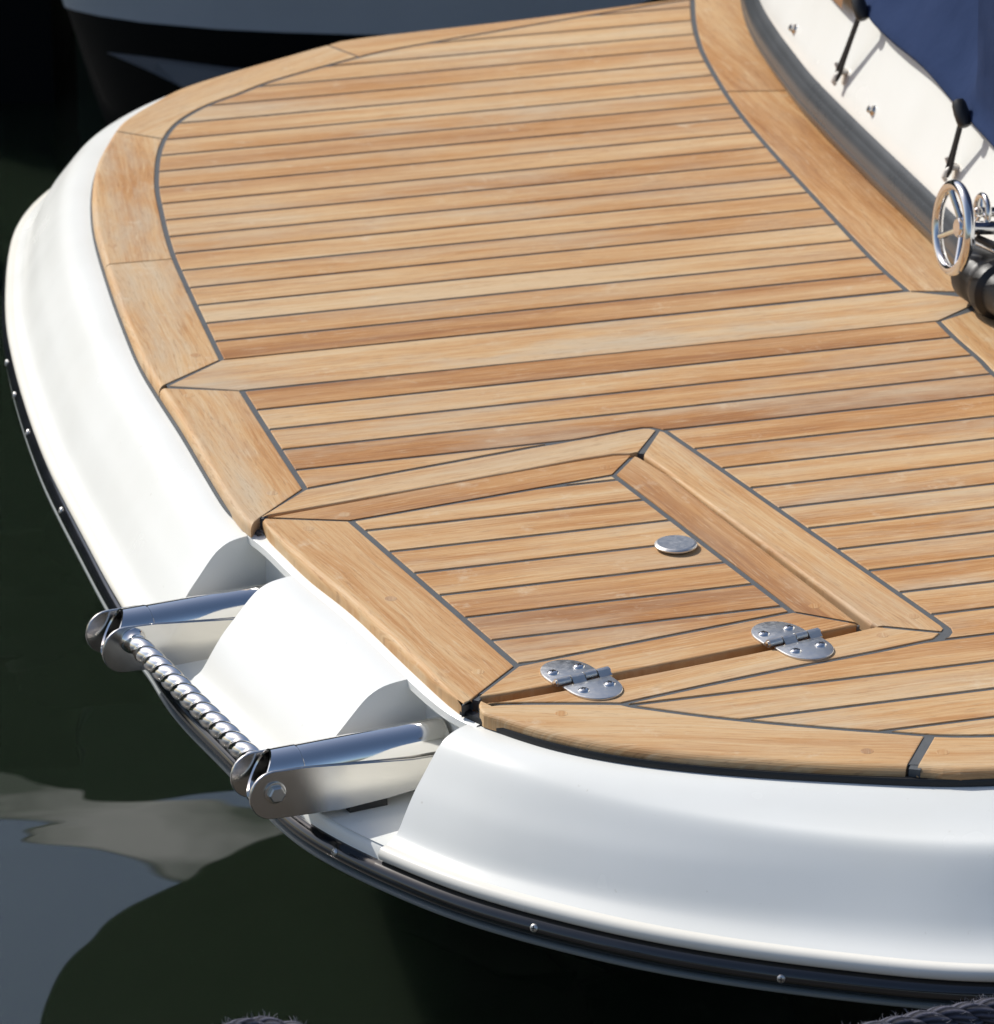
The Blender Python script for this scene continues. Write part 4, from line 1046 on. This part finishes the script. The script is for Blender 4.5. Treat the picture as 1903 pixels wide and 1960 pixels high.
# inflated side tube (unseen, black to keep its reflection dark) and deck
mb = MB(); yf = L_top[3][1]
tp = [(-1.15, yf + 0.12, -0.06), (-0.95, yf + 0.1, -0.02), (-0.68, yf + 0.08, 0.02), (-0.48, yf + 0.06, 0.06), (-0.3, yf + 0.04, 0.08), (0.6, yf - 0.02, 0.09), (2.0, yf - 0.02, 0.10), (5.0, yf + 0.3, 0.12)]
tube(mb, [rf(*p) for p in tp], [0.03, 0.08, 0.10, 0.11, 0.11, 0.11, 0.11, 0.11], 32); mb.build('side_tube', BLKH, ob)
AW, n_, l_, b_ = new_mat('cream_awning')
dn = N(n_, 'ShaderNodeBsdfDiffuse'); tn = N(n_, 'ShaderNodeBsdfTranslucent'); mxs = N(n_, 'ShaderNodeMixShader'); mxs.inputs[0].default_value = 0.8
for q_ in (dn, tn): q_.inputs['Color'].default_value = (0.92, 0.89, 0.82, 1)
tc_ = N(n_, 'ShaderNodeTexCoord'); nz_ = N(n_, 'ShaderNodeTexNoise'); setin(nz_, Scale=3.2, Detail=4.0, Roughness=0.55); l_.new(tc_.outputs['Object'], nz_.inputs['Vector'])
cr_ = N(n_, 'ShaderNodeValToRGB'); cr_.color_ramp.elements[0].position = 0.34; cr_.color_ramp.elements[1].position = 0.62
cr_.color_ramp.elements[0].color = (0.22, 0.24, 0.20, 1); cr_.color_ramp.elements[1].color = (0.92, 0.89, 0.82, 1)  # mottled tones put the uneven brightness of the reflection into the cloth
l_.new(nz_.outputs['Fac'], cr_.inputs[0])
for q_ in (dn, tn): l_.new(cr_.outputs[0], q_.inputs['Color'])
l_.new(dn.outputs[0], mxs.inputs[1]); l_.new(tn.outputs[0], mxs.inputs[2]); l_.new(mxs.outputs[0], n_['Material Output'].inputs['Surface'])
ZA = 0.34; zm = 2 * ZW - ZA
ne = catmull([at(x, y, zm) for x, y in ((-500, 1500), (-250, 1535), (-100, 1565), (0, 1590), (100, 1625), (200, 1650), (330, 1680), (450, 1688), (560, 1680), (700, 1660))], 0.05)
ne = [Vector((p.x, p.y, ZA)) for p in ne]; F3 = Vector((FH.x, FH.y, 0)); V = []; F = []
for p in ne: V += [p + Vector((0, 0, -0.004)), p, p + F3 * 0.05 + Vector((0, 0, 0.012)), p + F3 * 0.12 + Vector((0, 0, 0.020)), p + F3 * 0.20 + Vector((0, 0, 0.024)), p + F3 * 0.27 + Vector((0, 0, 0.022))]
for j in range(len(ne) - 1):
    for k in range(5): F.append((j * 6 + k, j * 6 + k + 1, (j + 1) * 6 + k + 1, (j + 1) * 6 + k))
mk('reflection_awning', V, F, AW, ob, True)  # out of view, added and shaped to give the pale reflection in the water
mb = MB(); mb.add([rf(-0.6, yf, 0.10), rf(5, yf, 0.10), rf(5, yf + 2.2, 0.10), rf(-0.6, yf + 2.2, 0.10)], [(0, 1, 2, 3)]); mb.build('deck', GREYH, ob, False)
mb = MB()
V = [rf(r, f, z) for z in (0.10, 0.85) for r, f in ((0.6 + (0.25 if z > 0.5 else 0), yf + 0.7), (2.6, yf + 0.7), (2.6, yf + 1.6), (0.6 + (0.25 if z > 0.5 else 0), yf + 1.6))]
mb.add(V, [(4, 5, 6, 7), (0, 1, 5, 4), (1, 2, 6, 5), (2, 3, 7, 6), (3, 0, 4, 7)]); mb.build('console', GREYH, ob, False)
mb = MB()
V = [rf(r, f, z) for z in (-0.7, 0.45) for r, f in ((-0.98, yf + 0.5), (-0.62, yf + 0.5), (-0.62, yf + 0.9), (-0.98, yf + 0.9))]
mb.add(V, [(4, 5, 6, 7), (0, 1, 5, 4), (1, 2, 6, 5), (2, 3, 7, 6), (3, 0, 4, 7)]); mb.build('sky_blocker', BLKH, ob, False)  # unseen black box, added to block sky light under the tube in the reflection

# ================================================================== FAR BACKDROP (added unseen, keeps the sky out of the water reflection)
BACKDROP = simple('dark_green_backdrop', (0.022, 0.030, 0.016), 0.9, bump=1.0, bscale=9, var=0.6, vscale=2.5)
qr = random.Random(11); V = []; F = []
cols = 90
for k in range(cols + 1):
    r = -16 + 32 * k / cols; top = 4.42 + 0.08 * math.sin(k * 0.7) + qr.uniform(-0.06, 0.06)
    for z, df in ((-1.2, 0.0), (1.2, 0.02), (3.6, 0.06), (top, 0.12)): V.append(rf(r, 15 + df + qr.uniform(-0.05, 0.05), z))
    V.append(rf(r, 19, top - 0.3))
for k in range(cols):
    for j in range(4): F.append((k * 5 + j, k * 5 + j + 1, (k + 1) * 5 + j + 1, (k + 1) * 5 + j))
tag(mk('backdrop_wall', V, F, BACKDROP, None, True, None, 40), 'tall dark green backdrop wall, added out of view to darken the water reflection', 'wall')
